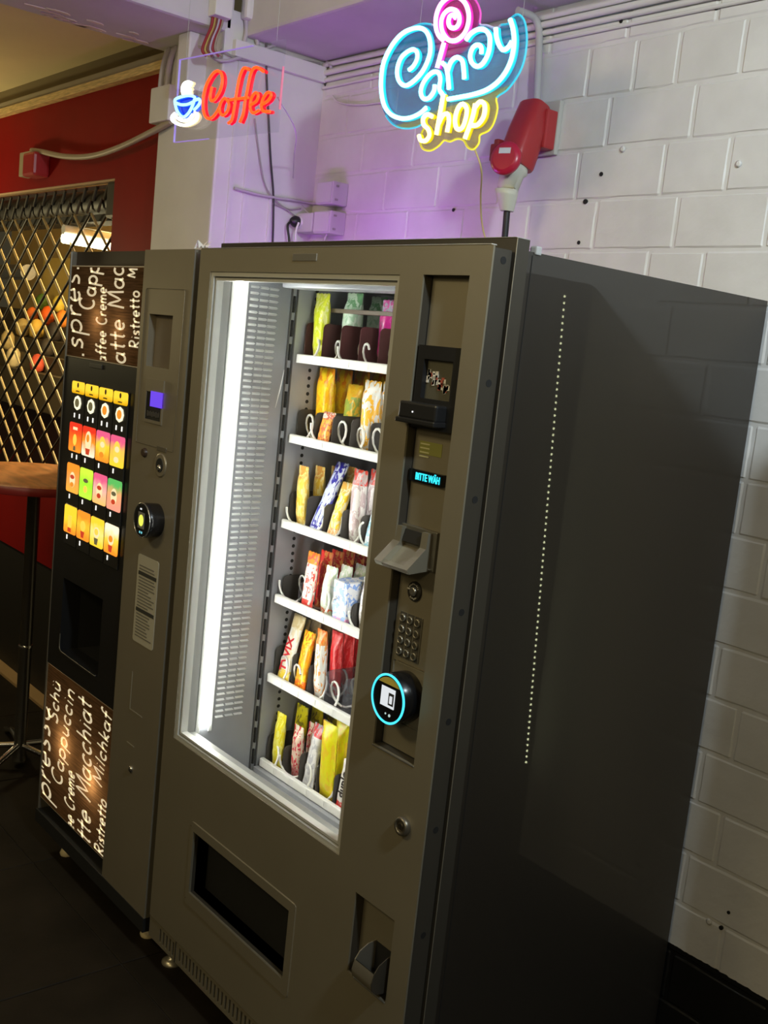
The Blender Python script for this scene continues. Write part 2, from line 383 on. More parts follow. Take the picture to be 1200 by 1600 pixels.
# ---------------------------------------------------------------- red shop front on the left
YS = .50; SX1 = -1.20; SX0 = -3.4; GX1 = -1.58
M_redl = M_red
shop = struct(MB().box(SX0, SX1, YS, YS+.06, 2.14, 2.473).build('wall_shop', M_red))
MB().box(GX1, SX1, YS, YS+.10, 0.57, 2.14).build('jamb', M_red, shop)
MB().box(SX0, GX1, YS, YS+.06, .57, .90).build('counter_panel', M_red, shop)
MB().box(SX0, SX1, YS+.01, YS+.06, .012, .57).build('kick_panel', mat('black_kick', (.01, .008, .007), .6), shop)
MB().box(SX0, SX1, YS-.05, YS+.01, 0, .012).build('threshold_strip', mat('tan_strip', (.38, .25, .12), .6), shop)
MB().bbox(SX0, SX1, YS-.03, YS+.06, 2.473, 2.502, .003).build('fascia_board', mat('raw_wood', (.72, .52, .22), .7, var=.3, vscale=20, stretch=(1, 6, 20)), shop)
MB().bbox(SX0, SX1-.005, YS-.02, YS+.06, 2.504, 2.530, .003).build('fascia_rail', mat('dusty_metal', (.34, .30, .22), .5), shop)
MB().box(SX0, SX1, YS+.01, YS+.06, 2.530, 2.60).build('fascia_gap_panel', mat('brown_panel', (.22, .175, .095), .7), shop)
struct(MB().box(SX0, -1.18, -3.2, YS+.03, 2.595, 2.65).build('ceiling_shop', mat('cream_ceiling', (.80, .67, .38), .7, var=.06, vscale=2)))
struct(MB().bbox(-2.55, -2.40, -3.0, .3, 2.56, 2.60, .01).build('trim_1', mat('cream_ceiling_trim', (.56, .46, .27), .7)))
# shop interior
inn = struct(MB().box(-7.6, -1.3, 2.3, 2.35, 0, 2.6).build('wall_shop_back', mat('yellow_shop_wall', (.80, .55, .20), .7, var=.15, vscale=3)))
struct(MB().box(-1.34, -1.30, YS+.1, 2.3, 0, 2.6).build('wall_shop_side', mat('ochre_wall', (.62, .42, .16), .7)))
struct(MB().box(-7.6, -1.3, YS+.06, 2.3, 2.45, 2.5).build('ceiling_shop_inner', mat('inner_ceiling', (.45, .36, .22), .8)))
# ================================================================== SNACK MACHINE
W = .9635; H = 1.80; ZB = .1314
WX0, WX1, WZ0, WZ1 = .0512, .7316, .6248, 1.749
RX0, RX1, RZ0, RZ1 = .7964, .9146, .8808, 1.7498
DX0, DX1, DZ0, DZ1 = .1828, .5883, .2811, .4365
KX0, KX1, KZ0, KZ1 = .793, .9113, .4126, .578
SM = thing('snack_vending_machine', 'tall grey metal snack vending machine with a brightly lit glass front', 'vending machine', (W/2, .42, 0))
# cabinet: shell of side walls, top, back and bottom around a lit interior
mb = MB()
mb.box(.03, W-.03, .084, .83, 1.762, 1.801)           # top
mb.box(W-.03, W, .084, .83, .10, 1.801, 1)         # right side
mb.box(.0, .03, .084, .83, .10, 1.801)             # left side
mb.box(.03, W-.03, .80, .83, .10, 1.762)           # back
mb.box(.03, W-.03, .084, .80, .10, .47)            # machinery compartment
mb.build('cabinet', [M_metal2, M_side], SM)
fr = MB(); plate(fr, 0, W, .10, 1.8188, [(.03, .775, .50, 1.765)], .053, .084); fr.build('cabinet_front_frame', M_metal2, SM)
MB().tube([(W, .0535, .11), (W, .0535, 1.8185)], .0011, 5).build('frame_edge', mat('pale_edge', (.30, .27, .21), .4, .6), SM)  # thin paler strip along the frame edge
# hinge side panel seam lines
mb = MB(); mb.box(W-.001, W+.0008, .093, .0945, .12, 1.795); mb.build('panel_seam', M_dark, SM)
# door
d = MB(); plate(d, 0, W, ZB, H, [(WX0, WX1, WZ0, WZ1), (RX0, RX1, RZ0, RZ1), (DX0, DX1, DZ0, DZ1), (KX0, KX1, KZ0, KZ1)], 0, .004)
door = d.build('door', M_metal, SM)
d = MB(); plate(d, .004, W-.004, ZB+.003, H-.003, [(WX0-.0, WX1+.0, WZ0, WZ1), (RX0, RX1, RZ0, RZ1), (DX0, DX1, DZ0, DZ1), (KX0, KX1, KZ0, KZ1)], .0042, .048)
d.build('door_core', M_metal2, door)
# bright aluminium strip along the door top
MB().bbox(.002, W-.004, -.0006, .012, H-.0005, H+.0022, .001).build('door_top_edge', M_alu, door)
MB().bbox(.002, W-.001, .052, .085, 1.8189, 1.8205, .0006).build('frame_top_edge', M_alu, SM)
for px, py in ((787, 407), (764, 599), (741, 781), (721, 957), (701, 1128), (681, 1297), (662.5, 1461)):
    p = onp(px, py, 0, W-.004); MB().cyl((W-.012, .030, p.z), (W-.0034, .030, p.z), .0065, n=14).build('screw_hole', M_dark, door)
# recess backs
rp = MB(); rp.box(RX0, RX1, .022, .03, RZ0, RZ1); rp.build('control_panel', M_metal, SM)
panel = SM.children[-1] if False else bpy.data.objects['control_panel']
mb = MB(); mb.box(RX0, RX1, .0218, .0225, RZ0, RZ0+.002); mb.box(RX0+.0005, RX0+.002, .0215, .0225, RZ0, RZ1); mb.build('panel_gap', M_dark, panel)
MB().bbox(RX0-.002, RX1+.001, -.0012, .004, RZ0-.0035, RZ0-.0003, .001).build('recess_lip', M_alu, door)
MB().box(DX0, DX1, .044, .050, DZ0, DZ1).build('delivery_flap', M_dark, SM)
mb = MB(); mb.box(DX0-.002, DX0, .013, .044, DZ0, DZ1); mb.box(DX1, DX1+.002, .013, .044, DZ0, DZ1); mb.box(DX0, DX1, .013, .044, DZ0-.002, DZ0); mb.box(DX0, DX1, .013, .044, DZ1, DZ1+.002)
mb.build('delivery_chute', M_metal2, SM)
MB().bbox(DX0-.002, DX1+.002, -.0012, .004, DZ0-.0035, DZ0-.0003, .001).build('delivery_lip', M_alu, door)
# embossed surround of the delivery opening
emb = MB(); o1 = rrect(DX0-.014, DX1+.022, DZ0-.032, DZ1+.022, .014, 5)
o2 = rrect(DX0-.016, DX1+.024, DZ0-.034, DZ1+.024, .016, 5)
n = len(o1); vs = [(a, -.0018, b) for a, b in o1]+[(a, 0, b) for a, b in o2]
emb.add(vs, [(i, (i+1) % n, n+(i+1) % n, n+i) for i in range(n)], 0)
plate(emb, DX0-.014, DX1+.022, DZ0-.018, DZ1+.008, [(DX0, DX1, DZ0, DZ1)], -.0018, .0005)
emb.poly(rrect(DX0-.014, DX1+.022, DZ0-.032, DZ0-.018, .006, 4), -.0018, .0005); emb.poly(rrect(DX0-.014, DX1+.022, DZ1+.008, DZ1+.022, .006, 4), -.0018, .0005)
emb.build('delivery_surround', M_metal, door)
# coin return: shallow pocket with a protruding scoop
MB().box(KX0, KX1, .024, .03, KZ0, KZ1).build('coin_return_back', M_metal, SM)
cup = MB(); prof = []
cx0, cx1 = .842, .900; cz0, cz1 = KZ0+.012, KZ0+.085
pts = [(.022, cz1), (-.012, cz1-.012), (-.026, cz1-.030), (-.030, cz1-.048), (-.024, cz0+.006), (-.012, cz0), (.022, cz0)]
inner = [(.022, cz1-.004), (-.008, cz1-.018), (-.022, cz1-.034), (-.026, cz1-.048), (-.020, cz0+.008), (-.010, cz0+.003), (.022, cz0+.003)]
front = pts[1:]
def sheet(mb, prof2, x0, x1, mi=0):
    v = [(x0, a, b) for a, b in prof2]+[(x1, a, b) for a, b in prof2]; k = len(prof2)
    mb.add(v, [(i, i+1, k+i+1, k+i) for i in range(k-1)], mi, True)
sheet(cup, [(-.026, cz1-.026), (-.031, cz1-.045), (-.028, cz0+.014), (-.018, cz0+.004), (.0, cz0), (.024, cz0)], cx0, cx1)
sheet(cup, [(-.024, cz1-.026), (-.029, cz1-.045), (-.026, cz0+.015), (-.016, cz0+.007), (.0, cz0+.003), (.024, cz0+.003)], cx0+.001, cx1-.001, 1)
side = [(-.026, cz1-.026), (-.031, cz1-.045), (-.028, cz0+.014), (-.018, cz0+.004), (.0, cz0), (.024, cz0), (.024, cz1), (.004, cz1-.002), (-.016, cz1-.012)]
for xx in (cx0, cx1): cup.poly(side, xx-.001, xx+.001, 0 if xx == cx0 else 2, ax=0)
cup.build('coin_return_cup', [mat('worn_steel', (.34, .31, .25), .4, .7), M_dark, M_metal2], SM)
MB().box(cx0+.002, cx1-.002, .0225, .0238, cz0+.01, cz1-.002).build('coin_return_mouth', M_dark, SM)
MB().bbox(KX0+.02, KX1-.002, -.001, .012, KZ0-.004, KZ0-.0005, .001).build('coin_return_lip', M_alu, door)
# lock
p = FX(632, 1290)
lk = MB(); lk.lathe([(.017, 0), (.018, .006), (.0165, .012), (.011, .013), (.0105, .009), (.0, .009)][:-1], (p[0], .001, p[1]), (0, -1, 0), 24); lk.build('lock', mat('dull_steel', (.22, .20, .16), .35, .8), door)
MB().cyl((p[0], -.009, p[1]), (p[0], -.0115, p[1]), .0055, n=14).build('lock_core', M_chrome, bpy.data.objects['lock'])
# small embossed plate over the window
p0 = FX(458, 401); p1 = FX(495, 408)
MB().bbox(p0[0], p1[0], -.002, .001, p1[1], p0[1]+.006, .001).build('header_mark', mat('header_mark', (.36, .34, .3), .3, .7), door)

# window frame (stepped aluminium profile), pane
mb = MB()
def frame_ring(mb, x0, x1, z0, z1, t, y0, y1, mi=0): plate(mb, x0, x1, z0, z1, [(x0+t, x1-t, z0+t, z1-t)], y0, y1, mi)
frame_ring(mb, WX0, WX1, WZ0, WZ1, .010, .004, .012); frame_ring(mb, WX0+.010, WX1-.010, WZ0+.010, WZ1-.010, .004, .010, .030, 1)
frame_ring(mb, WX0+.014, WX1-.014, WZ0+.014, WZ1-.014, .005, .008, .026); frame_ring(mb, WX0+.0005, WX1-.0005, WZ0+.0005, WZ1-.0005, .012, .020, .050, 1)
mb.build('window_frame', [mat('satin_aluminium', (.60, .60, .57), .35, .35), mat('rubber_seal', (.20, .20, .19), .5)], SM)
MB().box(WX0+.012, WX1-.012, .015, .019, WZ0+.012, WZ1-.012).build('glass_pane', glass_mat('window_glass', (.98, .99, .985), .35, haze=.002), SM)
# interior lining
M_inner = mat('interior_grey', (.36, .37, .40), .42, .25, var=.10, vscale=12)
M_innerd = mat('interior_dark', (.075, .075, .08), .45, .2, var=.35, vscale=9)
M_side_in = mat('interior_side', (.30, .31, .34), .38, .3, var=.08, vscale=10)
mb = MB(); mb.box(.048, .056, .05, .245, .50, 1.762); mb.build('side_lining', M_side_in, SM)
mb = MB(); mb.box(.048, .056, .245, .79, .47, 1.762); mb.build('rear_side_lining', M_inner, SM)
mb = MB(); mb.box(.056, .775, .785, .795, .47, 1.762); mb.build('back_lining', M_innerd, SM)
mb = MB(); mb.box(.056, .775, .05, .785, 1.752, 1.762); mb.build('roof_lining', mat('roof_lining', (.55, .56, .55), .4), SM)
mb = MB(); mb.box(.056, .775, .05, .785, .47, .50); mb.build('floor_lining', M_inner, SM)
mb = MB(); mb.box(.768, .775, .05, .785, .50, 1.752); mb.build('right_lining', M_innerd, SM)
mb = MB(); mb.box(.06, .768, .235, .25, .50, .5125); mb.build('kick_lining', M_inner, SM)
# roof baffle + conduit strip at top
MB().bbox(.08, .76, .18, .24, 1.735, 1.751, .004).build('roof_baffle', M_inner, SM)
MB().bbox(.08, .74, .30, .33, 1.69, 1.70, .002).build('rear_rail', mat('brown_rail', (.16, .12, .08), .5), SM)
# louvre fins on the side lining: three columns
mb = MB(); k = 0; z = .66
while z < 1.735:
    for y0, y1 in ((.108, .130), (.136, .158), (.162, .186)):
        mb.add([(.056, y0, z), (.056, y1, z), (.0625, y1, z+.0035), (.0625, y0, z+.0035), (.056, y0, z+.0065), (.056, y1, z+.0065)], [(0, 1, 2, 3), (3, 2, 5, 4), (0, 3, 4), (1, 5, 2)])
    z += .0148
tag(mb.build('louvre_fins', mat('louvre_metal', (.72, .74, .74), .35, .3), SM), kind='stuff')
mb = MB()
for y in (.224, .240): mb.box(.0555, .0600, y, y+.004, .50, 1.752)
mb.build('upright', M_innerd, SM)
mb = MB(); z = .52
while z < 1.74: mb.box(.0558, .0615, .231, .2355, z, z+.04); z += .058
tag(mb.build('upright_slots', M_dark, SM), kind='stuff')
mb = MB(); z = .53
while z < 1.74: mb.cyl((.0555, .300, z), (.0566, .300, z), .0048, n=10); z += .0195
tag(mb.build('lining_holes', M_dark, SM), kind='stuff')
# the vertical light tube just inside the window
mb = MB(); mb.bbox(.057, .068, .066, .088, .645, 1.738, .004); tube = mb.build('light_tube', emat('led_tube', (1.0, 1.0, .93), 42.0), SM); tag(tube, 'glowing white light tube')
mb = MB(); mb.bbox(.056, .064, .052, .064, .63, 1.75, .002); mb.bbox(.056, .062, .090, .100, .63, 1.75, .002); mb.build('tube_holder', mat('tube_holder', (.55, .57, .55), .4), SM)

MB().bbox(.752, .766, .062, .084, .66, 1.73, .004).build('light_tube', emat('led_tube', (1.0, 1.0, .93), 42.0), SM)  # unseen second tube, added to brighten the interior
# shelves
ZT = [1.5825, 1.3844, 1.1689, .975, .7653, .5355]
DVX = [.0675+.0725*i for i in range(10)]
M_rail = mat('price_rail_white', (.80, .81, .80), .35); M_tag = mat('price_tag', (.86, .86, .84), .5)
M_spiral = mat('white_coated_wire', (.82, .82, .80), .35)
M_div = [glass_mat('divider_maroon', (.25, .14, .15), .6, .72, (.20, .09, .09)), glass_mat('divider_smoke', (.32, .30, .29), .6, .70, (.19, .175, .165)), glass_mat('divider_clear', (.80, .80, .82), 1.0, .08, (.5, .5, .55))]
def helix(r, turns, pitch, y0, ph):
    return [(r*math.cos(ph+2*math.pi*t), y0+pitch*t, r*math.sin(ph+2*math.pi*t)) for t in [i/14 for i in range(int(turns*14)+1)]]
SPM = {}
def spiral_mesh(r, ph):
    key = (r, ph)
    if key not in SPM:
        m = MB(); m.tube(helix(r, 6.2, .062, 0, ph), .0029, 6); SPM[key] = m.mesh('spiral', M_spiral)
    return SPM[key]
def divider_mesh(h, mi):
    key = ('d', h, mi)
    if key not in SPM:
        m = MB(); m.poly([(0, 0), (.42, 0), (.42, h), (.012, h), (.004, h-.003), (0, h-.010)], -.0011, .0011, ax=0); SPM[key] = m.mesh('divider', M_div[mi])
    return SPM[key]
tagm = MB().box(0, .058, -.0012, 0, 0, .015).mesh('price_tag', M_tag)
rnd = random.Random(11)
for r, zt in enumerate(ZT):
    mb = MB(); mb.box(.06, .765, .262, .70, zt-.021, zt-.017); mb.box(.06, .765, .69, .70, zt-.017, zt+.02)
    sh = mb.build('shelf', M_innerd, SM)
    rl = MB(); rl.poly([(.2505, zt-.0215), (.262, zt-.0215), (.262, zt-.0005), (.254, zt), (.2505, zt-.002)], .065, .765, ax=0); rl.build('price_rail', M_rail, sh)
    for i in range(8):
        o = link('price_tag', tagm, sh); o.location = (DVX[i]+.008, .2503, zt-.0185)
    for i in range(9):
        if r == 3 and i == 2: continue
        hh = (.094, .082, .082, .062, .086, .078)[r]+rnd.uniform(-.004, .004); mi = 0 if r == 0 else 1
        if (r, i) in ((3, 3), (4, 3), (4, 4), (4, 5)): mi = 2
        if r == 3 and i == 1: mi = 2
        hh = round(hh/.008)*.008
        o = link('divider', divider_mesh(hh, mi), sh); o.location = (DVX[i]+.0005, .270, zt-.017)
    for i in range(8):
        rr = .027 if r in (0,) else (.033 if rnd.random() < .6 else .030); ph = rnd.choice((-2.2, -1.2, .6, 2.6, -.4, 1.8))
        o = link('spiral', spiral_mesh(rr, ph), sh); o.location = (DVX[i]+.0365, .2535, zt-.0135+rr)
# ---- control column
def pan(px, py): p = onp(px, py, 1, .022); return p.x, p.z
# note reader
x0, z1 = RX0+.004, 1.605; x1 = RX1-.004; z0 = 1.505
nr = MB(); plate(nr, x0, x1, 1.482, 1.628, [(x0+.018, x1-.016, 1.535, 1.604)], .004, .022); nr.bbox(x0-.010, x1-.020, -.020, .010, 1.497, 1.527, .004)
nr.bbox(x0-.012, x1-.018, -.024, .006, 1.489, 1.498, .002)
nr.build('note_reader', M_black, SM); nre = bpy.data.objects['note_reader']
MB().box(x0+.018, x1-.016, .014, .018, 1.535, 1.604).build('note_window', mat('note_window', (.10, .095, .07), .25), nre)
mb = MB()
for i, (dx, c) in enumerate(((.024, 0), (.040, 0), (.056, 1), (.072, 0))):
    zz = 1.577-.006*i
    for q in range(11):
        ax_, az = x0+dx-.003+random.uniform(-.004, .007), zz+random.uniform(-.014, .010); mb.box(ax_, ax_+random.uniform(.003, .007), .0125, .0138, az, az+random.uniform(.004, .011), c if q % 4 != 3 else 1-c)
mb.build('note_pictures', [mat('print_white', (.75, .72, .66), .6), mat('print_red', (.45, .1, .07), .6)], nre)
MB().cyl((x0+.030, -.0204, 1.510), (x0+.030, -.0212, 1.510), .0016, n=8).build('status_light', emat('led_white', (1, 1, 1), 1.2), nre)
# sticker with a small print
a = pan(657, 688); b = pan(690, 712)
MB().box(a[0], b[0], .0212, .022, b[1]-.004, a[1]).build('sticker', mat('olive_sticker', (.22, .22, .05), .6), panel)
mb = MB()
for i in range(4): mb.box(a[0]+.003, a[0]+.028, .0205, .0211, a[1]-.006-.0075*i, a[1]-.0035-.0075*i)
mb.build('sticker_print', mat('sticker_print', (.50, .48, .25), .6), panel)
# display
a = pan(646, 731); b = pan(695, 762)
disp = MB().bbox(a[0], b[0]+.001, .012, .022, b[1], a[1], .001).build('display', mat('display_black', (.004, .006, .009), .15), SM)
mb = MB(); cz = (a[1]+b[1])/2; add_text(mb, 'BITTE WÄH', .0125, (b[0]-.036, .0112, cz-.001), (1.0, 0, 0), (0, 0, 1.45), bold=.0002)
mb.build('display_text', emat('vfd_cyan', (.03, .72, .92), 1.5), disp)
# coin insert: steel plate with a sloping hopper
a = pan(630, 815); b = pan(683, 895)
px0, px1, pz0, pz1 = a[0]-.002, b[0], b[1], a[1]
ci = MB(); ci.bbox(px0, px1, .012, .022, pz0, pz1, .002); coin = ci.build('coin_slot', mat('coin_plate', (.18, .17, .14), .4, .6), SM)
hp = MB(); xm0, xm1 = px0+.004, px1-.012; zt_, zm, zl = pz1-.004, pz1-.032, pz1-.068
s0, s1 = xm0+.020, xm1-.017
for u0, u1 in ((xm0, s0), (s1, xm1)): hp.poly([(.012, zt_), (.002, zt_), (.000, zm), (-.040, zl), (-.034, zl-.008), (.012, zl-.004)], u0, u1, ax=0)
hp.poly([(.012, zm-.006), (.010, zm-.006), (-.024, zl-.002), (-.030, zl+.004), (-.038, zl-.001), (-.034, zl-.008), (.012, zl-.004)], s0, s1, ax=0)
hp.build('coin_hopper', mat('coin_hopper', (.27, .245, .185), .4, .5), coin)
mb = MB(); mb.poly([(.0115, zt_-.004), (.010, zt_-.004), (.004, zm+.002), (.0115, zm+.002)], s0, s1, ax=0); mb.build('coin_mouth', M_dark, coin)
MB().bbox(px0+.004, px1-.004, .008, .014, pz0+.004, pz0+.0055, .0005).build('coin_plate_edge', M_alu, coin)
# return button with printed ring
cx, cz = pan(649, 924)
rb = MB(); rb.lathe([(.0185, 0), (.0185, .003), (.017, .004)], (cx, .022, cz), (0, -1, 0), 28); ret = rb.build('return_button', mat('ring_black', (.02, .018, .015), .45), SM)
MB().lathe([(.0085, .003), (.0085, .0075), (.0065, .009), (.004, .0085)], (cx, .022, cz), (0, -1, 0), 20).build('button', mat('steel_button', (.45, .42, .36), .3, .9), ret)
mb = MB()
for a0, cnt, st in ((150, 9, -15), (238, 6, 14)):
    for i in range(cnt):
        t = math.radians(a0+st*i); c_, s_ = math.cos(t), math.sin(t); r0, r1 = .0118+.0006*(i % 2), .0155-.0007*(i % 3)
        mb.add([(cx+r0*c_-.0011*s_, .0177, cz+r0*s_+.0011*c_), (cx+r1*c_-.0011*s_, .0177, cz+r1*s_+.0011*c_), (cx+r1*c_+.0009*s_, .0177, cz+r1*s_-.0009*c_), (cx+r0*c_+.0009*s_, .0177, cz+r0*s_-.0009*c_)], [(0, 1, 2, 3)])
mb.box(cx-.018, cx-.011, .0176, .0180, cz+.001, cz+.004)
mb.build('ring_print', mat('ring_print', (.45, .43, .38), .6), ret)
# keypad
a = pan(629, 956); b = pan(655, 1036)
kx0, kx1, kz1 = a[0]-.003, pan(662, 966)[0], a[1]+.002; kz0 = pan(655, 1036)[1]-.002
kp = MB().bbox(kx0, kx1, .0195, .022, kz0, kz1, .0008).build('keypad', mat('keypad_plate', (.24, .225, .18), .4, .5), SM)
key = MB().lathe([(.0075, 0), (.0078, .003), (.0062, .0042), (.0052, .003)], (0, 0, 0), (0, -1, 0), 12).mesh('key', mat('key_metal', (.42, .39, .32), .3, .8))
dot = MB().lathe([(.0050, .0025), (.0046, .0034)], (0, 0, 0), (0, -1, 0), 10).mesh('key_recess', mat('key_recess', (.05, .045, .035), .5))
well = MB().box(-.0085, .0085, 0, .0008, -.0105, .0105).mesh('key_well', mat('key_well', (.06, .055, .045), .5))
KW, KH = (kx1-kx0)/3, (kz1-kz0)/4
for i in range(12):
    cx, cz = kx0+KW*(i % 3+.5), kz1-KH*(i//3+.5)
    o = link('key_well', well, kp); o.location = (cx, .0188, cz)
    o = link('key', key, kp); o.location = (cx, .0187, cz)
    o = link('key_recess', dot, kp); o.location = (cx, .0187, cz)
# round card reader
cx, cz = pan(606, 1092); p = onp(606, 1092, 1, -.025); cx, cz = p.x, p.z
cr = MB(); cr.lathe([(.046, -.025), (.047, .012), (.046, .045), (.043, .047)], (cx, .022, cz), (0, -1, 0), 40); rd = cr.build('card_reader', mat('reader_black', (.006, .006, .007), .25), SM)
def ring_mesh(name, R_, r_, c, m, par, n=48):
    mb = MB(); mb.tube([(c[0]+R_*math.cos(2*math.pi*i/n), c[1], c[2]+R_*math.sin(2*math.pi*i/n)) for i in range(n)], r_, 6, closed=True); return mb.build(name, m, par)
ring_mesh('glow_ring', .0445, .0022, (cx, -.0252, cz), emat('reader_ring', (.05, .62, .85), 1.6), rd)
MB().box(cx-.019, cx+.019, -.0262, -.0250, cz-.015, cz+.021).build('screen', emat('reader_screen', (.75, .78, .80), 1.0), rd)
mb = MB(); mb.box(cx+.003, cx+.0175, -.0268, -.0262, cz-.010, cz+.013); mb.build('screen_icon_panel', mat('screen_dark', (.05, .05, .055), .4), rd)
mb = MB(); mb.bbox(cx+.007, cx+.014, -.0274, -.0268, cz-.006, cz+.008, .001); mb.build('screen_icon', emat('icon_white', (.8, .82, .84), .9), rd)
mb = MB(); mb.poly([(cx+.040*math.cos(math.radians(t)), cz+.040*math.sin(math.radians(t))) for t in range(42, 140, 8)], -.0258, -.0250); mb.build('reader_band', mat('reader_band', (.36, .28, .05), .4, emit=(.36, .27, .04), es=.25), rd)
for dx, dz, r_ in ((-.002, -.028, .0018), (.009, -.029, .0028)): MB().cyl((cx+dx, -.0250, cz+dz), (cx+dx, -.0258, cz+dz), r_, n=12).build('indicator', emat('indicator_pale', (.6, .8, .75), .8), rd)
mb = MB(); mb.bbox(RX0+.012, RX1-.010, .0215, .0225, cz-.055, cz+.058, .004); mb.build('reader_mount', M_metal, panel)
# base grille and feet
g = MB(); slots = []
xx = .055
while xx < .60:
    if not (.130 < xx < .150): slots.append((xx, xx+.0075, .084, .120))
    xx += .0168
plate(g, 0, W, .0738, ZB-.004, slots, .002, .008); gr = g.build('base_grille', M_metal, SM)
MB().box(0, W, .02, .03, .0738, ZB).build('grille_backing', M_dark, SM)
MB().box(.138, .1395, .0005, .004, .0738, ZB-.004).build('grille_seam', M_dark, gr)
MB().box(0, W, .03, .82, .0738, .10).build('base_pan', M_dark, SM)
for fx, fy in ((.035, .055), (W-.05, .055), (.035, .78), (W-.05, .78)):
    f_ = MB(); f_.lathe([(.026, 0), (.026, .005), (.016, .012), (.009, .014), (.009, .08)], (fx, fy, 0), (0, 0, 1), 20); f_.build('foot', mat('foot_steel', (.5, .46, .36), .35, .8), SM)
# clip on the cabinet edge
p = onp(838, 397, 1, .10); MB().bbox(W-.012, W+.004, .098, .112, 1.797, 1.812, .003).build('cable_clip', M_grey, SM)
# scratch on the inside of the glass
mb = MB(); a = onp(444, 578, 1, .0145); b = onp(430, 637, 1, .0145); mb.tube([a, (a+b)/2+Vector((.002, 0, 0)), b], .001, 5, rad=[.0006, .0014, .0004]); mb.build('glass_scratch', M_white, bpy.data.objects['glass_pane'])
# ================================================================== COFFEE MACHINE
CX0, CX1 = -.756, -.028; BX0, BX1 = -.746, -.283
CM = thing('coffee_vending_machine', 'narrower coffee vending machine with glowing wood-look panels and drink buttons', 'vending machine', (-.39, .4, 0))
M_cm = mat('bronze_grey_metal', (.30, .265, .20), .40, .5, var=.05, vscale=3)
M_cmd = mat('bronze_trim', (.17, .15, .115), .42, .5)
PT1, PB1 = 1.757, 1.505     # upper wood panel
LT, LB = .575, .148         # lower wood panel
mb = MB(); mb.box(CX0, CX1, .215, .80, .10, 1.78); mb.box(CX0, CX0+.01, .06, .215, .10, 1.78); mb.box(CX1-.01, CX1, .06, .215, .10, 1.78); mb.box(CX0+.01, CX1-.01, .06, .215, 1.77, 1.78); mb.build('cabinet', M_cmd, CM)
DF = MB(); plate(DF, BX1, CX1, .105, 1.80, [(-.235, -.112, 1.512, 1.642)], 0, .06); cdoor = DF.build('control_door', M_cm, CM)
MB().bbox(CX0, BX0-.004, .002, .06, .105, 1.80, .004).build('left_trim', M_cmd, CM)
mb = MB(); mb.box(BX0-.004, BX1, .02, .06, PT1, 1.80); mb.build('header', mat('brown_black', (.035, .027, .02), .5), CM)
# black middle section with the dispensing bay
mb = MB(); DXa, DXb, DZa, DZb = -.668, -.400, .640, .860
plate(mb, BX0-.004, BX1, LT+.004, PB1-.004, [(DXa, DXb, DZa, DZb)], .004, .06); mid = mb.build('black_panel', M_black, CM)
mb = MB(); mb.box(DXa, DXb, .20, .21, DZa, DZb); mb.box(DXa-.004, DXa, .06, .2, DZa, DZb); mb.box(DXb, DXb+.004, .06, .2, DZa, DZb); mb.box(DXa, DXb, .06, .2, DZb, DZb+.004); mb.box(DXa, DXb, .06, .2, DZa-.004, DZa)
mb.build('dispensing_bay', M_dark, CM)
mb = MB(); mb.tube(smooth_line([(DXa+.004, .002, DZa+.05), (DXa+.004, .002, DZa+.02), (DXa+.012, .001, DZa+.004), (DXa+.05, .001, DZa), (DXb-.03, .001, DZa-.002), (DXb-.008, .001, DZa+.001)], 4), .0016, 6); mb.build('bay_edge', mat('bay_edge', (.22, .21, .18), .3, .6), CM)
MB().bbox(-.58, -.50, .0025, .005, 1.482, 1.494, .001).build('panel_badge', mat('badge_dark', (.05, .05, .05), .3), mid)
# backlit wood-look panels: translucent sheet with a lamp behind
def wood_mat():
    m, nt, b = nodes_of('backlit_wood'); nt.nodes.remove(b); out = nt.nodes['Material Output']
    tc = nt.nodes.new('ShaderNodeTexCoord'); mp = nt.nodes.new('ShaderNodeMapping'); mp.inputs['Scale'].default_value = (1.2, 1, 30); nt.links.new(tc.outputs['Object'], mp.inputs[0])
    n = nt.nodes.new('ShaderNodeTexNoise'); n.inputs['Scale'].default_value = 7; n.inputs['Detail'].default_value = 7; n.inputs['Roughness'].default_value = .7; nt.links.new(mp.outputs[0], n.inputs['Vector'])
    r = nt.nodes.new('ShaderNodeValToRGB'); r.color_ramp.elements[0].position = .32; r.color_ramp.elements[1].position = .72
    r.color_ramp.elements[0].color = (.075, .045, .027, 1); r.color_ramp.elements[1].color = (.27, .165, .095, 1); nt.links.new(n.outputs['Fac'], r.inputs[0])
    t = nt.nodes.new('ShaderNodeBsdfTranslucent'); d = nt.nodes.new('ShaderNodeBsdfDiffuse'); mx = nt.nodes.new('ShaderNodeMixShader'); mx.inputs[0].default_value = .35
    nt.links.new(r.outputs[0], t.inputs[0]); nt.links.new(r.outputs[0], d.inputs[0]); nt.links.new(t.outputs[0], mx.inputs[1]); nt.links.new(d.outputs[0], mx.inputs[2]); nt.links.new(mx.outputs[0], out.inputs[0]); return m
M_wood = wood_mat()
def letter_mat():
    m, nt, b = nodes_of('backlit_letter'); nt.nodes.remove(b); out = nt.nodes['Material Output']
    t = nt.nodes.new('ShaderNodeBsdfTranslucent'); t.inputs[0].default_value = (1.0, .88, .58, 1)
    e = nt.nodes.new('ShaderNodeEmission'); e.inputs[0].default_value = (1, .86, .55, 1); e.inputs[1].default_value = .62
    a = nt.nodes.new('ShaderNodeAddShader'); nt.links.new(t.outputs[0], a.inputs[0]); nt.links.new(e.outputs[0], a.inputs[1]); nt.links.new(a.outputs[0], out.inputs[0]); return m
M_let = letter_mat()
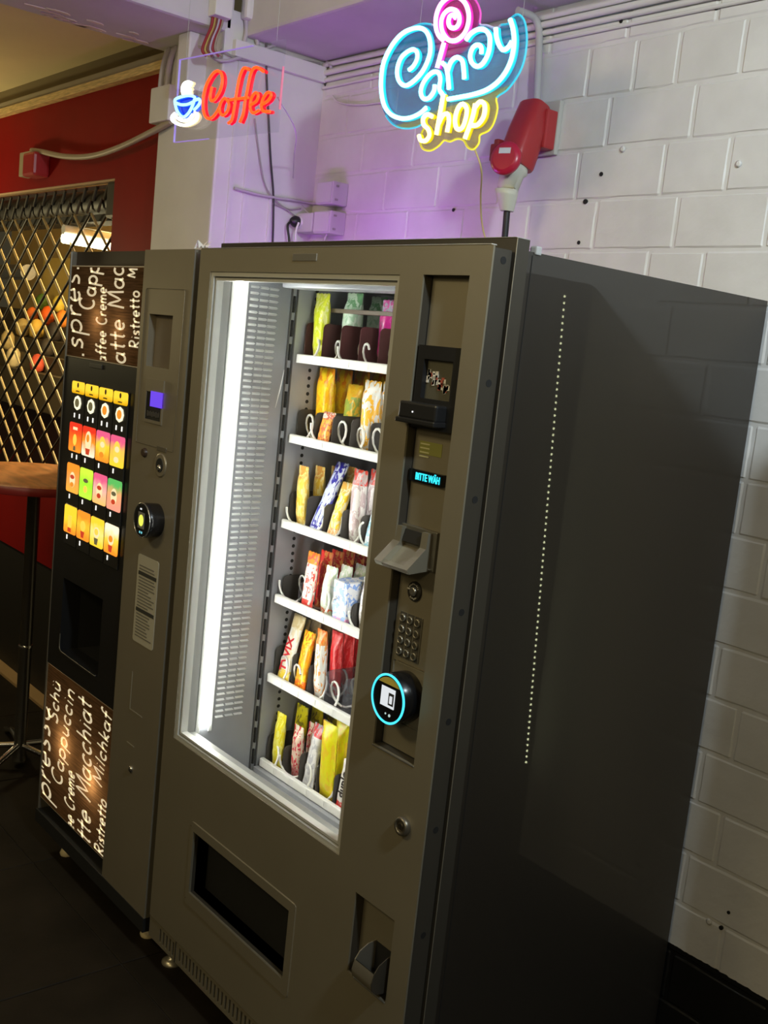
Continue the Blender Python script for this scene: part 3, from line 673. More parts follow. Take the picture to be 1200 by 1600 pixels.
def wood_panel(z0, z1, words, glow):
    mb = MB(); x0, x1 = BX0, BX1-.002
    mb.add([(x0, .006, z0), (x1, .006, z0), (x1, .006, z1), (x0, .006, z1)], [(0, 1, 2, 3)]); pn = mb.build('wood_panel', M_wood, CM)
    mb = MB(); plate(mb, x0-.003, x1+.001, z0-.003, z1+.003, [(x0, x1, z0, z1)], .007, .06); mb.box(x0, x1, .056, .06, z0, z1); mb.build('panel_case', mat('lamp_case', (.5, .45, .38), .7), CM)
    for gx, gz, pw in glow:
        point_light('panel_lamp', (gx, .040, gz), pw, (1.0, .72, .36), .012)
    for txt, ax0, ay0, ax1, ay1, xh, slant in words:
        # baseline from a to b, letters grow towards -x, condensed lettering
        a = onp(ax0, ay0, 1, .0048); b = onp(ax1, ay1, 1, .0048); mpx = abs(onp(ax0, ay0, 1, .0048).x-onp(ax0+5, ay0, 1, .0048).x)/5
        st, w = strokes(txt, 1.0, slant); sy = xh*mpx/.5; hx, hz = .42*mpx*4.0*(.8+.2*(xh > 11)), .0026*(.8+.2*(xh > 11))
        mb = MB(); any_ = False
        for p in st:
            q = [(a.x+(b.x-a.x)*u/w-v*sy, a.z+(b.z-a.z)*u/w) for u, v in p]
            for run in clip_line(q, x0+.004, x1-.004, z0+.002, z1-.002):
                any_ = True
                L = smooth_line([(u, 0, v) for u, v in run[::3]+([run[-1]] if len(run) % 3 != 1 else [])], 2) if len(run) > 5 else [Vector((u, 0, v)) for u, v in run]
                vs = []; k = len(L)
                for i in range(k):
                    t = (L[min(i+1, k-1)]-L[max(i-1, 0)]); t = Vector((t.x/hx, 0, t.z/hz)); t = t.normalized() if t.length > 1e-9 else Vector((0, 0, 1)); nn = Vector((-t.z*hx, 0, t.x*hz))
                    for s_ in (-1, 1): vs.append((L[i].x+nn.x*s_, .0048, L[i].z+nn.z*s_))
                mb.add(vs, [(2*i, 2*i+1, 2*i+3, 2*i+2) for i in range(k-1)])
        if any_: tag(mb.build('lettering', M_let, pn), kind='stuff')
wood_panel(PB1, PT1, [
    ('Espresso', 131, 577, 121, 372, 16.5, .03), ('Cappu', 144.6, 486, 158.7, 393, 12.5, .1), ('Kaffee Creme', 165, 580, 166.5, 448, 8.5, .05),
    ('Latte Macc', 196, 589, 192, 396, 14, .03), ('Ristretto', 218.5, 545, 217.5, 453, 9, .03), ('Milch', 211, 434.6, 224, 390, 7, .1)],
    [(-.56, 1.615, .16), (-.42, 1.595, .12)])
wood_panel(LB, LT, [
    ('Espresso', 80, 1308, 77, 1102, 14, .03), ('Schü', 89.3, 1133, 94.7, 1067, 8, .05), ('Cappuccin', 94.7, 1230.7, 117.3, 1078.7, 9, .1), ('Kaffee Creme', 114.7, 1342, 116.3, 1208, 8.5, .05),
    ('Latte Macchiat', 140.5, 1366, 142.7, 1096, 13, .05), ('Milchkaf', 159, 1232, 174.7, 1116, 8.5, .1), ('Ristretto', 161.3, 1340, 166.7, 1252, 8, .04)],
    [(-.60, .37, .42), (-.40, .33, .38)])
# drink buttons: 4 x 4 glowing cards
def cell(cx_px, cy_px): return FX(cx_px, cy_px)
rows = [((112.4, 594), (202.4, 610), (113, 640)), ((110, 658), (198, 680), (109, 703)), ((105.5, 721), (193, 748), (105, 766)), ((101.6, 786), (189, 815), (101, 829))]
XA = FX(110, 658)[0]; XB = FX(198, 680)[0]; CWD = (XB-XA)/4
M_cardbase = mat('button_black', (.02, .02, .02), .3)
def card_mat(i, c1, c2, c3):
    m, nt, b = nodes_of('drink_card_%d' % i); b.inputs['Base Color'].default_value = (.02, .02, .02, 1); b.inputs['Roughness'].default_value = .35
    tc = nt.nodes.new('ShaderNodeTexCoord'); sp = nt.nodes.new('ShaderNodeSeparateXYZ'); nt.links.new(tc.outputs['Generated'], sp.inputs[0])
    n = nt.nodes.new('ShaderNodeTexNoise'); n.inputs['Scale'].default_value = 4.5; n.inputs['Detail'].default_value = 3; nt.links.new(tc.outputs['Object'], n.inputs['Vector']); n.inputs['Scale'].default_value = 60
    ma = nt.nodes.new('ShaderNodeMath'); ma.operation = 'MULTIPLY_ADD'; ma.inputs[1].default_value = .35; nt.links.new(n.outputs['Fac'], ma.inputs[0]); nt.links.new(sp.outputs['Z'], ma.inputs[2])
    r = nt.nodes.new('ShaderNodeValToRGB'); e = r.color_ramp.elements; e[0].position = .25; e[0].color = (*c3, 1); e[1].position = 1.1; e[1].color = (*c1, 1); x = e.new(.68); x.color = (*c2, 1)
    nt.links.new(ma.outputs[0], r.inputs[0]); nt.links.new(r.outputs[0], b.inputs['Emission Color']); b.inputs['Emission Strength'].default_value = 1.25; return m
Yl, Or, Rd, Wh, Gn, Pk, Br, Dk = (1, .62, .03), (1, .28, .02), (.75, .03, .01), (1, .85, .6), (.35, .85, .03), (.75, .10, .22), (.30, .07, .01), (.02, .015, .01)
cards = [[(Yl, Yl, (.7, .36, .0))]*4, [(Rd, (.9, .12, .01), Or), (Rd, Or, Wh), (Pk, Yl, Or), (Pk, (1, .5, .08), Yl)], [(Or, (.8, .3, .06), (1, .4, .05)), ((.6, .9, .05), Gn, (.5, .9, .05)), (Pk, (.9, .45, .35), (1, .5, .15)), ((.1, .45, .1), (.9, .35, .15), (.85, .3, .2))], [(Yl, Yl, Or), (Or, (1, .5, .03), Or), (Yl, (.9, .75, .2), Yl), (Wh, (1, .62, .05), Or)]]
M_pale = emat('card_pale', (1, .78, .42), 1.1); M_drk = mat('card_dark', (.05, .02, .01), .5); M_led = emat('button_led', (1, .95, .85), 1.3)
M_cup1 = emat('card_cup_orange', (.95, .30, .02), 1.0); M_cup2 = emat('card_cup_yellow', (1, .66, .08), 1.1); M_cupd = mat('card_cup_dark', (.06, .05, .03), .5, emit=(.25, .22, .1), es=.5); M_cupr = emat('card_cup_red', (.7, .06, .02), .9)
def ell(cx, cz, rx, rz, n=18): return [(cx+rx*math.cos(2*math.pi*i/n), cz+rz*math.sin(2*math.pi*i/n)) for i in range(n)]
ci_ = 0
for r in range(4):
    zt = FX(*rows[r][0])[1]; zb_ = FX(*rows[r][2])[1]
    for c in range(4):
        x0 = XA+CWD*c+.004; x1 = XA+CWD*(c+1)-.004
        top = zt-.001*c; bot = zb_-.001*c
        bt = MB().bbox(x0-.001, x1+.001, -.001, .004, bot-.036, top+.002, .002, seg=1).build('drink_button', M_cardbase, CM)
        cm_ = card_mat(ci_, *cards[r][c]); ci_ += 1
        xm = (x0+x1)/2; hh = top-bot
        if r == 0:
            cb = top-.034
            MB().poly(rrect(x0, x1, cb, top, .007), -.003, -.001).build('drink_card', cm_, bt)
            mb = MB(); mb.poly(ell(xm, cb+.024, .0055, .0075, 8), -.0036, -.003); mb.box(xm-.012, xm-.006, -.0036, -.003, cb+.005, cb+.0085); mb.box(xm-.004, xm+.003, -.0036, -.003, cb+.005, cb+.009); mb.box(xm+.005, xm+.011, -.0036, -.003, cb+.005, cb+.0085); tag(mb.build('card_print', M_drk, bt), kind='stuff')
            mb = MB(); cz = cb-.026; mb.poly(ell(xm, cz, .0235, .0205, 8), -.003, -.001, 0); mb.poly(ell(xm, cz, .014, .0125, 16), -.0036, -.003, 1); mb.build('cup_picture', [emat('cup_white', (1, .92, .62), 1.3), M_cupd if c < 2 else M_cup1], bt)
            lx = (-.017, .017)
        else:
            MB().poly(rrect(x0, x1, bot, top, .007), -.003, -.001).build('drink_card', cm_, bt)
            mb = MB(); cz = bot+hh*(.42 if r != 2 else .45)
            mats_ = [M_pale, M_cup1, M_cup2, M_cupr, M_cupd]
            if r == 1 and c == 0: mb.poly(ell(xm, cz, .012, .016), -.0036, -.003, 2); mb.poly([(xm-.008, bot+.004), (xm+.008, bot+.004), (xm+.006, bot+.016), (xm-.006, bot+.016)], -.0036, -.003, 4); mb.box(xm-.015, xm+.014, -.0036, -.003, top-.02, top-.012, 0)
            elif r == 1 and c == 1: mb.poly(ell(xm, cz+.010, .019, .026), -.0036, -.003, 0); mb.poly(ell(xm-.002, cz+.016, .009, .011), -.0042, -.0036, 1); mb.poly([(xm-.010, bot+.005), (xm+.010, bot+.005), (xm+.015, bot+.022), (xm-.015, bot+.022)], -.0042, -.0036, 3)
            elif r == 1: mb.poly(ell(xm, cz+.006, .020, .028), -.0036, -.003, 2); mb.poly(ell(xm+.002, cz+.012, .013, .008), -.0042, -.0036, 0); mb.poly(ell(xm, cz-.016, .014, .008), -.0042, -.0036, 1 if c == 2 else 0)
            elif r == 2 and c == 1: mb.poly(ell(xm, cz+.012, .016, .006), -.0036, -.003, 4); mb.poly(ell(xm, cz-.012, .012, .010), -.0036, -.003, 2)
            elif r == 2: mb.poly(ell(xm, cz, .018, .022), -.0036, -.003, 0); mb.poly(ell(xm, cz+.008, .014, .006), -.0042, -.0036, 4 if c == 3 else 3); mb.poly(ell(xm, cz-.014, .012, .007), -.0042, -.0036, 3 if c else 1)
            elif c == 0: mb.box(xm-.012, xm+.012, -.0036, -.003, bot+.018, bot+.052, 2); mb.box(xm-.012, xm+.010, -.0036, -.003, bot+.004, bot+.016, 3)
            else: mb.poly(ell(xm, cz+.006, .017, .015), -.0036, -.003, 0 if c > 1 else 2); mb.poly(ell(xm, cz+.008, .012, .009), -.0042, -.0036, 1 if c == 3 else 2); mb.poly([(xm-.008, bot+.006), (xm+.008, bot+.006), (xm+.013, bot+.024), (xm-.013, bot+.024)], -.0042, -.0036, 3 if c in (1, 3) else 4)
            mb.build('cup_picture', mats_, bt); lx = (-.018,) if not (r == 1 and c == 0) else (-.017, .015)
        if not (r == 3 and c == 2):
            mb = MB()
            for q in lx: mb.bbox(xm+q-.0035, xm+q+.0035, -.002, -.0008, bot-.020, bot-.007, .0008, 0, 1)
            mb.build('button_light', M_led, bt)
# control column details
mb = MB(); ou = rrect(-.262, -.060, 1.315, 1.705, .006, 3); mb.tube([(a, -.0003, b) for a, b in ou], .0010, 4, closed=True); mb.build('service_panel_seam', M_cmd, cdoor)
MB().box(-.235, -.112, .020, .026, 1.512, 1.642).build('coin_window_back', mat('taupe_plate', (.24, .20, .155), .3, .4), CM)
MB().bbox(-.128, -.113, .010, .016, 1.634, 1.640, .001).build('coin_window_glint', M_alu, CM)
# small display
mb = MB(); plate(mb, -.222, -.128, 1.372, 1.482, [(-.216, -.134, 1.380, 1.450)], -.003, .001); dsp = mb.build('info_display', M_cm, CM)
MB().box(-.216, -.134, -.0016, .0, 1.380, 1.450).build('display_bezel', M_dark, dsp)
MB().box(-.188, -.128, -.0055, .0, 1.414, 1.452).build('display_screen', emat('blue_screen', (.16, .06, .90), .95), dsp)
mb = MB()
for i in range(9): mb.box(-.206+.0075*i, -.2015+.0075*i, -.0024, -.0016, 1.388+.001*(i % 3), 1.402-.002*(i % 2))
mb.build('display_keys', mat('dark_keys', (.07, .065, .06), .4), dsp)
x, z = FX(227, 707); MB().lathe([(.012, -.002), (.012, .004), (.009, .008)], (x, 0, z), (0, -1, 0), 20).build('selector_button', mat('brown_button', (.05, .03, .02), .35), CM)
x, z = FX(251, 727); cs = MB().lathe([(.030, -.001), (.030, .002), (.027, .003)], (x, 0, z), (0, -1, 0), 28).build('coin_inlet', M_cm, CM)
MB().lathe([(.018, .0), (.018, .004), (.0165, .0046)], (x, 0, z), (0, -1, 0), 24).build('inlet_hole', M_dark, cs)
MB().lathe([(.010, .003), (.009, .007), (.005, .009)], (x+.002, 0, z-.008), (0, -1, 0), 16).build('inlet_button', M_chrome, cs)
MB().bbox(x-.024, x+.024, -.002, .001, z+.034, z+.046, .001).build('inlet_label', M_cmd, CM)
# round card reader
p = onp(222, 813, 1, -.04)
rr = MB().lathe([(.042, -.002), (.044, .03), (.043, .040), (.040, .042)], (p.x, 0, p.z), (0, -1, 0), 36).build('card_reader', mat('reader_black2', (.008, .008, .009), .25), CM)
ring_mesh('reader_rim', .0425, .0018, (p.x, -.0405, p.z), mat('reader_rim', (.5, .5, .5), .25, .9), rr, 40)
mb = MB(); mb.box(p.x-.016, p.x+.016, -.0432, -.042, p.z-.020, p.z+.020); mb.build('reader_screen', mat('reader_screen_grey', (.22, .21, .2), .4), rr)
mb = MB(); mb.poly(ell(p.x+.001, p.z, .0125, .0145), -.0438, -.0432); mb.build('reader_disc', emat('reader_yellow', (.82, .85, .10), 1.1), rr)
mb = MB(); mb.box(p.x-.009, p.x-.001, -.0428, -.042, p.z+.026, p.z+.030, 0)
for dx in (-.004, .006): mb.cyl((p.x+dx, -.042, p.z-.030), (p.x+dx, -.0428, p.z-.030), .003, n=10, mi=1)
mb.build('reader_marks', [emat('mark_white', (1, 1, 1), .8), emat('mark_cyan', (.2, .7, .8), .9)], rr)
# label with instructions
z1 = FX(221, 866)[1]; z0 = FX(209, 1000)[1]; x0 = FX(217, 866)[0]; x1 = FX(249, 878)[0]
lab = MB().poly(rrect(x0, x1, z0, z1, .008), -.0012, .0005).build('instruction_label', mat('label_silver', (.42, .40, .33), .5), CM)
mb = MB(); lw = x1-x0; z = z1-.03; rnd = random.Random(5)
for i in range(30):
    if i in (2, 13):
        mb.box(x0+.008, x1-.006, -.0018, -.0012, z-.006, z+.004, 1); z -= .014; continue
    mb.box(x0+.012, x0+.012+rnd.uniform(.5, .82)*lw, -.0018, -.0012, z, z+.0035, 0); z -= .0082
    if z < z0+.01: break
mb.build('label_print', [mat('label_grey', (.16, .15, .13), .6), mat('label_black', (.04, .04, .035), .6)], lab)
# service flap seams and key lock
MB().poly([(-.190, .617), (-.118, .617), (-.118, .620), (-.187, .620), (-.187, .72), (-.190, .72)], -.0012, .001).build('flap_seam', mat('seam_pale', (.24, .22, .17), .4), cdoor); MB().box(-.190, -.15, -.0012, .001, .525, .528).build('flap_seam', mat('seam_pale', (.24, .22, .17), .4), cdoor)
x, z = FX(205, 1202); MB().lathe([(.009, -.001), (.009, .004), (.004, .006)], (x, 0, z), (0, -1, 0), 16).build('door_lock', M_chrome, CM)
# base
mb = MB(); mb.box(CX0-.004, CX1, -.002, .70, .066, .105); mb.poly([(CX0+.02, .066), (CX0+.05, .03), (CX0+.20, .03), (CX0+.23, .066)], .03, .55); mb.build('base_plinth', M_dark, CM)
for fx, fy in ((CX0+.13, .05), (CX1-.08, .06), (CX0+.08, .62), (CX1-.08, .62)):
    f_ = MB(); f_.lathe([(.020, 0), (.022, .006), (.018, .016), (.010, .024), (.010, .066)], (fx, fy, 0), (0, 0, 1), 18); f_.build('foot', mat('foot_cream', (.62, .52, .32), .4), CM)
# crumpled tape where the two machines meet
tp = MB(); rnd = random.Random(2); q = onp(312, 388, 1, .012)
for i in range(5):
    a = Vector((q.x-.012+.009*i, .004+.006*(i % 2), 1.8012)); tp.add([a, a+Vector((.014, .004, .003)), a+Vector((.012, .018, .010+.012*(i % 2))), a+Vector((-.002, .014, .006)), a+Vector((.004, .006, .022 if i == 0 else .008))], [(0, 1, 2), (0, 2, 3), (0, 3, 4), (1, 2, 4)])
tag(tp.build('plastic_tape', mat('white_film', (.8, .78, .76), .3)), 'crumpled white plastic tape on top between the two machines', 'tape')
# ================================================================== NEON SIGNS
CPT = Vector((-.10, .12, 2.2)); CN = Vector((.113, -.9936, 0)); CE1 = Vector((.9936, .113, 0))
def onc(px, py, off=0.0):
    d = RT*((px-600)/CF)-UP*((py-800)/CF)+FW; return CPOS+d*((CPT+CN*off-CPOS).dot(CN)/d.dot(CN))
def sgn(pts, ox, oy, k, Y): return [onc(ox+a*k, oy+b*k) if Y is None else onp(ox+a*k, oy+b*k, 1, Y) for a, b in pts]
def neon_mat(name, col, s, body): return emat(name, col, s)
# ---- candy shop
def candy_glow():
    # clear board with the tubes' glow put into its colour: blue behind the name, magenta behind the lollipop, yellow behind the word below
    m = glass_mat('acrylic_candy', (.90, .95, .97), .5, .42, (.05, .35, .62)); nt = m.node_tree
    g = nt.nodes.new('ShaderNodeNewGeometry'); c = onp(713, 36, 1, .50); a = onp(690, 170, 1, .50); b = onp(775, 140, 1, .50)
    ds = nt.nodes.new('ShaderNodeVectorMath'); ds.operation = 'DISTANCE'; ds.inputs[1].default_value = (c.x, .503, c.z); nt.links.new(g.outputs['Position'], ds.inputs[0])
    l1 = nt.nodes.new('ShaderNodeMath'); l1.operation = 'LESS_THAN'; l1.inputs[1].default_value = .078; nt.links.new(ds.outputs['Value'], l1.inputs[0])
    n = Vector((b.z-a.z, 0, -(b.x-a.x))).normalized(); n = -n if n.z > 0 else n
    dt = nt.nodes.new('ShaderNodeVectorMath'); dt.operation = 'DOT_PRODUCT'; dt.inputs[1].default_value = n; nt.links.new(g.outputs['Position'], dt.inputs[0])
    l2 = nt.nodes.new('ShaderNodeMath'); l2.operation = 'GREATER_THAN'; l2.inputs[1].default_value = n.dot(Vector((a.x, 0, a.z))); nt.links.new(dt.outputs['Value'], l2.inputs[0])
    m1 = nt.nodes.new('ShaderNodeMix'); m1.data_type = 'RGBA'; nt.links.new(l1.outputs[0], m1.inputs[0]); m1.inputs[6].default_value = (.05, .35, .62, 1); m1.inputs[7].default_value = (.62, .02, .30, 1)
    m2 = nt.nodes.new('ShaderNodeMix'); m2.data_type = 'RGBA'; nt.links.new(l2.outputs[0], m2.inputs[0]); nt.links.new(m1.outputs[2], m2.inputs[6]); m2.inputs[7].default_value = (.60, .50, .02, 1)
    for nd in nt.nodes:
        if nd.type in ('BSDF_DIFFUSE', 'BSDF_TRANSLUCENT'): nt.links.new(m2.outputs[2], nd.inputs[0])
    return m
YC = .50; K = 260/1200
CS = thing('candy_shop_sign', 'neon sign reading Candy shop in cyan and yellow with a pink lollipop swirl', 'neon sign', (.23, YC, 2.10))
outline = [(65, 620), (85, 500), (130, 370), (200, 270), (280, 200), (360, 170), (430, 175), (455, 178), (470, 100), (520, 10), (590, -50), (680, -50), (750, 5), (782, 90), (778, 172), (830, 180), (895, 202), (930, 178), (980, 170), (1003, 128), (1050, 102), (1095, 140), (1115, 240), (1110, 360), (1085, 470), (1040, 560), (970, 650), (898, 702), (905, 780), (880, 880), (840, 940), (778, 972), (770, 1030), (730, 1075), (690, 1060), (660, 1010), (610, 1000), (560, 1020), (520, 1010), (480, 1050), (420, 1085), (365, 1070), (345, 1010), (360, 950), (387, 903), (374, 886), (320, 915), (240, 925), (160, 900), (100, 830), (70, 730)]
ol = smooth_line([p for p in sgn(outline, 580, 0, K, YC)], 3, closed=True)
def prism_from(ol, dy, name, m, par):
    n = len(ol); mb = MB(); mb.add([tuple(p) for p in ol]+[(p.x, p.y+dy, p.z) for p in ol], [tuple(range(n)), tuple(range(2*n-1, n-1, -1))]+[(i, (i+1) % n, n+(i+1) % n, n+i) for i in range(n)]); return mb.build(name, m, par)
prism_from(ol, .006, 'acrylic_board', candy_glow(), CS)
def edge(idx0, idx1, m, name):
    pts = [ol[i % len(ol)]+Vector((0, .003, 0)) for i in range(idx0, idx1+1)]; mb = MB(); mb.tube(pts, .0026, 5); mb.build(name, m, CS)
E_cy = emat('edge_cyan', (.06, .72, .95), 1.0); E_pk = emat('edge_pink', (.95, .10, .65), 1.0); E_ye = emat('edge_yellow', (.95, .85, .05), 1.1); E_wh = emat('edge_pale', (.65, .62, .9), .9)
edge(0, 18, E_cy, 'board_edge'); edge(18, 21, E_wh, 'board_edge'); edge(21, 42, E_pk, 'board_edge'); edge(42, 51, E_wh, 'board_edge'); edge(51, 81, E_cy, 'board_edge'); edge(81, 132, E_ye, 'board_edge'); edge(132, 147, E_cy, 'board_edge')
NC = emat('neon_cyan', (.20, .90, 1.0), 5.0); NW = emat('neon_white_pink', (1.0, .28, .68), 4.6); NY = emat('neon_yellow', (1.0, .86, .20), 4.6)
BCY = mat('tube_back_cyan', (.05, .5, .6), .4, emit=(.0, .50, .75), es=1.1); BPK = mat('tube_back_pink', (.6, .05, .35), .4, emit=(.80, .0, .42), es=.8); BYE = mat('tube_back_yellow', (.6, .5, .02), .4, emit=(.75, .60, .0), es=.8)
def neon(name, pts, m, back, r=.0054, kk=4, ox=580, oy=0, k=K, Y=YC, par=None, closed=False, dep=.014):
    base = smooth_line(sgn(pts, ox, oy, k, Y), kk, closed)
    mb = MB(); mb.tube([p+Vector((0, -dep, 0)) for p in base], r, 8, 0, closed)
    mb.tube([p+Vector((0, -dep*.45, 0)) for p in base], r*1.12, 6, 1, closed)
    return mb.build(name, [m, back], par or CS)
neon('letter_c', [(430, 785), (380, 828), (310, 858), (240, 862), (170, 832), (125, 770), (105, 680), (102, 590), (115, 480), (150, 390), (200, 310), (260, 250), (330, 218), (390, 215), (432, 245), (455, 310), (455, 390), (430, 470), (390, 540), (330, 600), (280, 627), (240, 607), (220, 560), (220, 500), (245, 430), (290, 385), (335, 368), (362, 390), (360, 440), (332, 490), (303, 515)], NC, BCY)
neon('letter_a', [(490, 622), (482, 670), (445, 718), (405, 718), (388, 670), (405, 610), (440, 560), (480, 530), (515, 535), (530, 580), (522, 650), (545, 690)], NC, BCY)
neon('letter_n', [(545, 465), (572, 495), (584, 560), (592, 652)], NC, BCY); neon('letter_n_arch', [(580, 530), (605, 460), (645, 425), (685, 445), (697, 500), (702, 578)], NC, BCY)
neon('letter_d', [(715, 300), (750, 255), (800, 225), (850, 228), (884, 270), (886, 340), (870, 410), (835, 470), (795, 490), (758, 465), (745, 410), (765, 355), (800, 335), (826, 355), (826, 398)], NC, BCY)
neon('letter_y', [(930, 215), (935, 280), (955, 340), (985, 372), (1022, 350), (1046, 310)], NC, BCY)
neon('letter_y_tail', [(1034, 152), (1054, 220), (1062, 300), (1055, 380), (1035, 460), (995, 540), (935, 610), (860, 660), (770, 690), (680, 708), (585, 725)], NC, BCY)
sp_ = [(640, 142), (622, 120), (598, 132), (588, 172), (602, 208), (638, 212), (664, 180), (666, 128), (640, 88), (598, 80), (556, 112), (536, 168), (542, 232), (566, 278), (600, 304), (650, 300), (700, 256), (728, 190), (734, 110), (708, 34), (654, -10), (592, -6), (536, 40), (504, 110), (496, 190), (512, 258), (550, 300)]
neon('lollipop_swirl', sp_, NW, BPK, kk=3); neon('lollipop_stick', [(556, 318), (532, 405), (506, 500)], NW, BPK)
neon('letter_s', [(472, 850), (435, 835), (405, 868), (412, 910), (442, 942), (450, 985), (425, 1022), (388, 1020), (375, 985)], NY, BYE)
neon('letter_h', [(552, 688), (532, 800), (500, 980)], NY, BYE); neon('letter_h_arch', [(515, 905), (548, 842), (582, 832), (592, 880), (578, 962)], NY, BYE)
neon('letter_o', [(690, 760), (655, 795), (635, 875), (650, 938), (688, 930), (714, 862), (720, 795)], NY, BYE, closed=True)
neon('letter_p', [(782, 758), (760, 860), (706, 1010)], NY, BYE); neon('letter_p_bowl', [(780, 785), (815, 745), (850, 768), (842, 850), (800, 908), (756, 915)], NY, BYE)
for px in (655, 815):
    a = onp(px, 40 if px > 700 else 50, 1, YC+.003); MB().tube([a, (a.x, a.y, 2.93)], .0006, 4).build('hanging_wire', M_grey, CS)
cb = [onp(740, 228, 1, YC+.01), onp(752, 265, 1, YC+.03), onp(751, 305, 1, YC+.10), onp(752, 340, 1, YC+.14), onp(757, 368, 1, YC+.16), onp(765, 392, 1, YC+.17)]
MB().tube(smooth_line(cb, 5), .0022, 6).build('power_lead', mat('yellowish_lead', (.62, .52, .22), .5), CS)
# ---- coffee
YF = .10; K2 = .2
FS = thing('coffee_sign', 'red neon Coffee sign with a blue cup on clear acrylic', 'neon sign', (-.13, YF, 2.09))
a = onc(277, 89); b = onc(274, 222); c = onc(445, 66)
u0 = ((a+b)/2-CPT).dot(CE1); u1 = (c-CPT).dot(CE1); z0 = b.z; z1 = (a.z+c.z)/2
RC = Matrix.Rotation(math.asin(.113), 4, 'Z'); RC.translation = CPT
def cboard(name, ua, ub, za, zb, m, e=.0):
    mb = MB(); mb.box(ua, ub, -e, .005+e, za-CPT.z, zb-CPT.z); mb.v = [tuple(RC @ Vector(v)) for v in mb.v]; return mb.build(name, m, FS)
cboard('acrylic_board', u0, u1, z0, z1, glass_mat('acrylic_coffee', (.95, .96, .97), .5, .03, (.7, .7, .8)))
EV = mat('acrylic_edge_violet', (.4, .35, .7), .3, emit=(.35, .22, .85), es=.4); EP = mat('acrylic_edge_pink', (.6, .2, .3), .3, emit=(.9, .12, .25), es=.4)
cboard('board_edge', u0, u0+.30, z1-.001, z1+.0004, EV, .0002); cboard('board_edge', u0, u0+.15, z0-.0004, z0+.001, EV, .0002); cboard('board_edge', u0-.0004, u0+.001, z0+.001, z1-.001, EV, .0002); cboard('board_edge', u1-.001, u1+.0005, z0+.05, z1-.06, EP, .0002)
x0 = u0; x1 = u1
NR = emat('neon_red', (1.0, .060, .004), 2.4); BRD = mat('tube_back_red', (.6, .02, .02), .4, emit=(.95, .0, .03), es=.85); NB = emat('neon_blue', (.30, .78, 1.0), 2.2); BBL = mat('tube_back_blue', (.02, .05, .5), .4, emit=(.0, .06, .75), es=.9); NWH = emat('neon_white', (1.0, .98, .88), 3.5); BWH = mat('tube_back_white', (.7, .65, .4), .4, emit=(.8, .7, .35), es=.7)
kw = dict(ox=280, oy=0, k=K2, Y=None, par=FS, dep=.016, r=.0036)
neon('letter_c', [(300, 690), (288, 750), (292, 795), (322, 790), (362, 728), (382, 650), (374, 588), (340, 568), (300, 600), (256, 680), (233, 770), (231, 860), (250, 922), (290, 937), (330, 900), (365, 838)], NR, BRD, **kw)
neon('letter_o', [(400, 780), (368, 820), (360, 880), (385, 912), (420, 882), (432, 822)], NR, BRD, closed=True, **kw)
neon('letter_f', [(590, 558), (552, 545), (522, 600), (502, 690), (490, 760), (475, 850), (455, 948), (428, 975)], NR, BRD, **kw)
neon('letter_f', [(705, 572), (652, 540), (617, 560), (596, 620), (577, 720), (560, 800), (545, 900), (518, 968)], NR, BRD, **kw)
neon('crossbar', [(440, 792), (510, 783), (585, 775)], NR, BRD, **kw)
neon('letter_e', [(602, 832), (648, 802), (662, 752), (636, 740), (606, 788), (600, 858), (622, 894), (668, 876)], NR, BRD, **kw)
neon('letter_e', [(690, 830), (738, 800), (765, 752), (737, 735), (702, 780), (686, 840), (702, 880), (756, 884)], NR, BRD, **kw)
kw['r'] = .0036
neon('cup_outline', [(12, 790), (15, 835), (32, 885), (72, 925), (112, 900), (142, 850), (160, 800), (165, 772), (120, 758), (60, 768)], NB, BBL, closed=True, **kw)
neon('cup_rim', [(18, 815), (60, 830), (110, 826), (158, 805)], NB, BBL, **kw)
neon('cup_handle', [(168, 795), (198, 785), (206, 810), (190, 840), (160, 870)], NB, BBL, **kw)
neon('saucer', [(10, 895), (-15, 925), (-5, 958), (50, 985), (110, 985), (165, 955), (185, 915), (165, 890)], NWH, BWH, **kw); neon('saucer_inner', [(20, 925), (60, 952), (115, 945), (150, 905)], NWH, BWH, **kw)
neon('steam', [(72, 745), (66, 705), (80, 668), (110, 652), (140, 660)], NWH, BWH, **kw); neon('steam', [(98, 745), (92, 708), (104, 680), (130, 676)], NWH, BWH, **kw); neon('steam', [(122, 742), (118, 715), (128, 700)], NWH, BWH, **kw)
mb = MB(); cp_ = smooth_line(sgn([(15, 790), (18, 835), (35, 885), (72, 922), (110, 898), (140, 850), (158, 800), (162, 775), (120, 762), (60, 770)], 280, 0, K2, None), 2, True); cp_ = [p+CN*.003 for p in cp_]; n = len(cp_); mb.add([tuple(p) for p in cp_], [tuple(range(n))]); mb.add([(p.x, p.y+.002, p.z) for p in cp_], [tuple(range(n-1, -1, -1))]); mb.build('cup_fill', mat('cup_fill_blue', (.02, .03, .4), .4, emit=(.01, .03, .55), es=.6), FS)
for xx in (u0+.03, u1-.03):
    q = CPT+CE1*xx; MB().tube([(q.x, q.y, z1), (q.x, q.y, 2.93)], .0006, 4).build('hanging_wire', M_grey, FS)
q = CPT+CE1*(u1-.02)-CN*.01; ld = [(q.x, q.y, z0+.08), onp(462, 205, 1, .45), onp(459, 250, 1, .70), onp(459, 300, 1, .80), onp(472, 322, 1, .81), onp(484, 335, 1, .81)]
MB().tube(smooth_line(ld, 5), .0018, 6).build('power_lead', mat('white_lead', (.6, .58, .6), .5), FS)
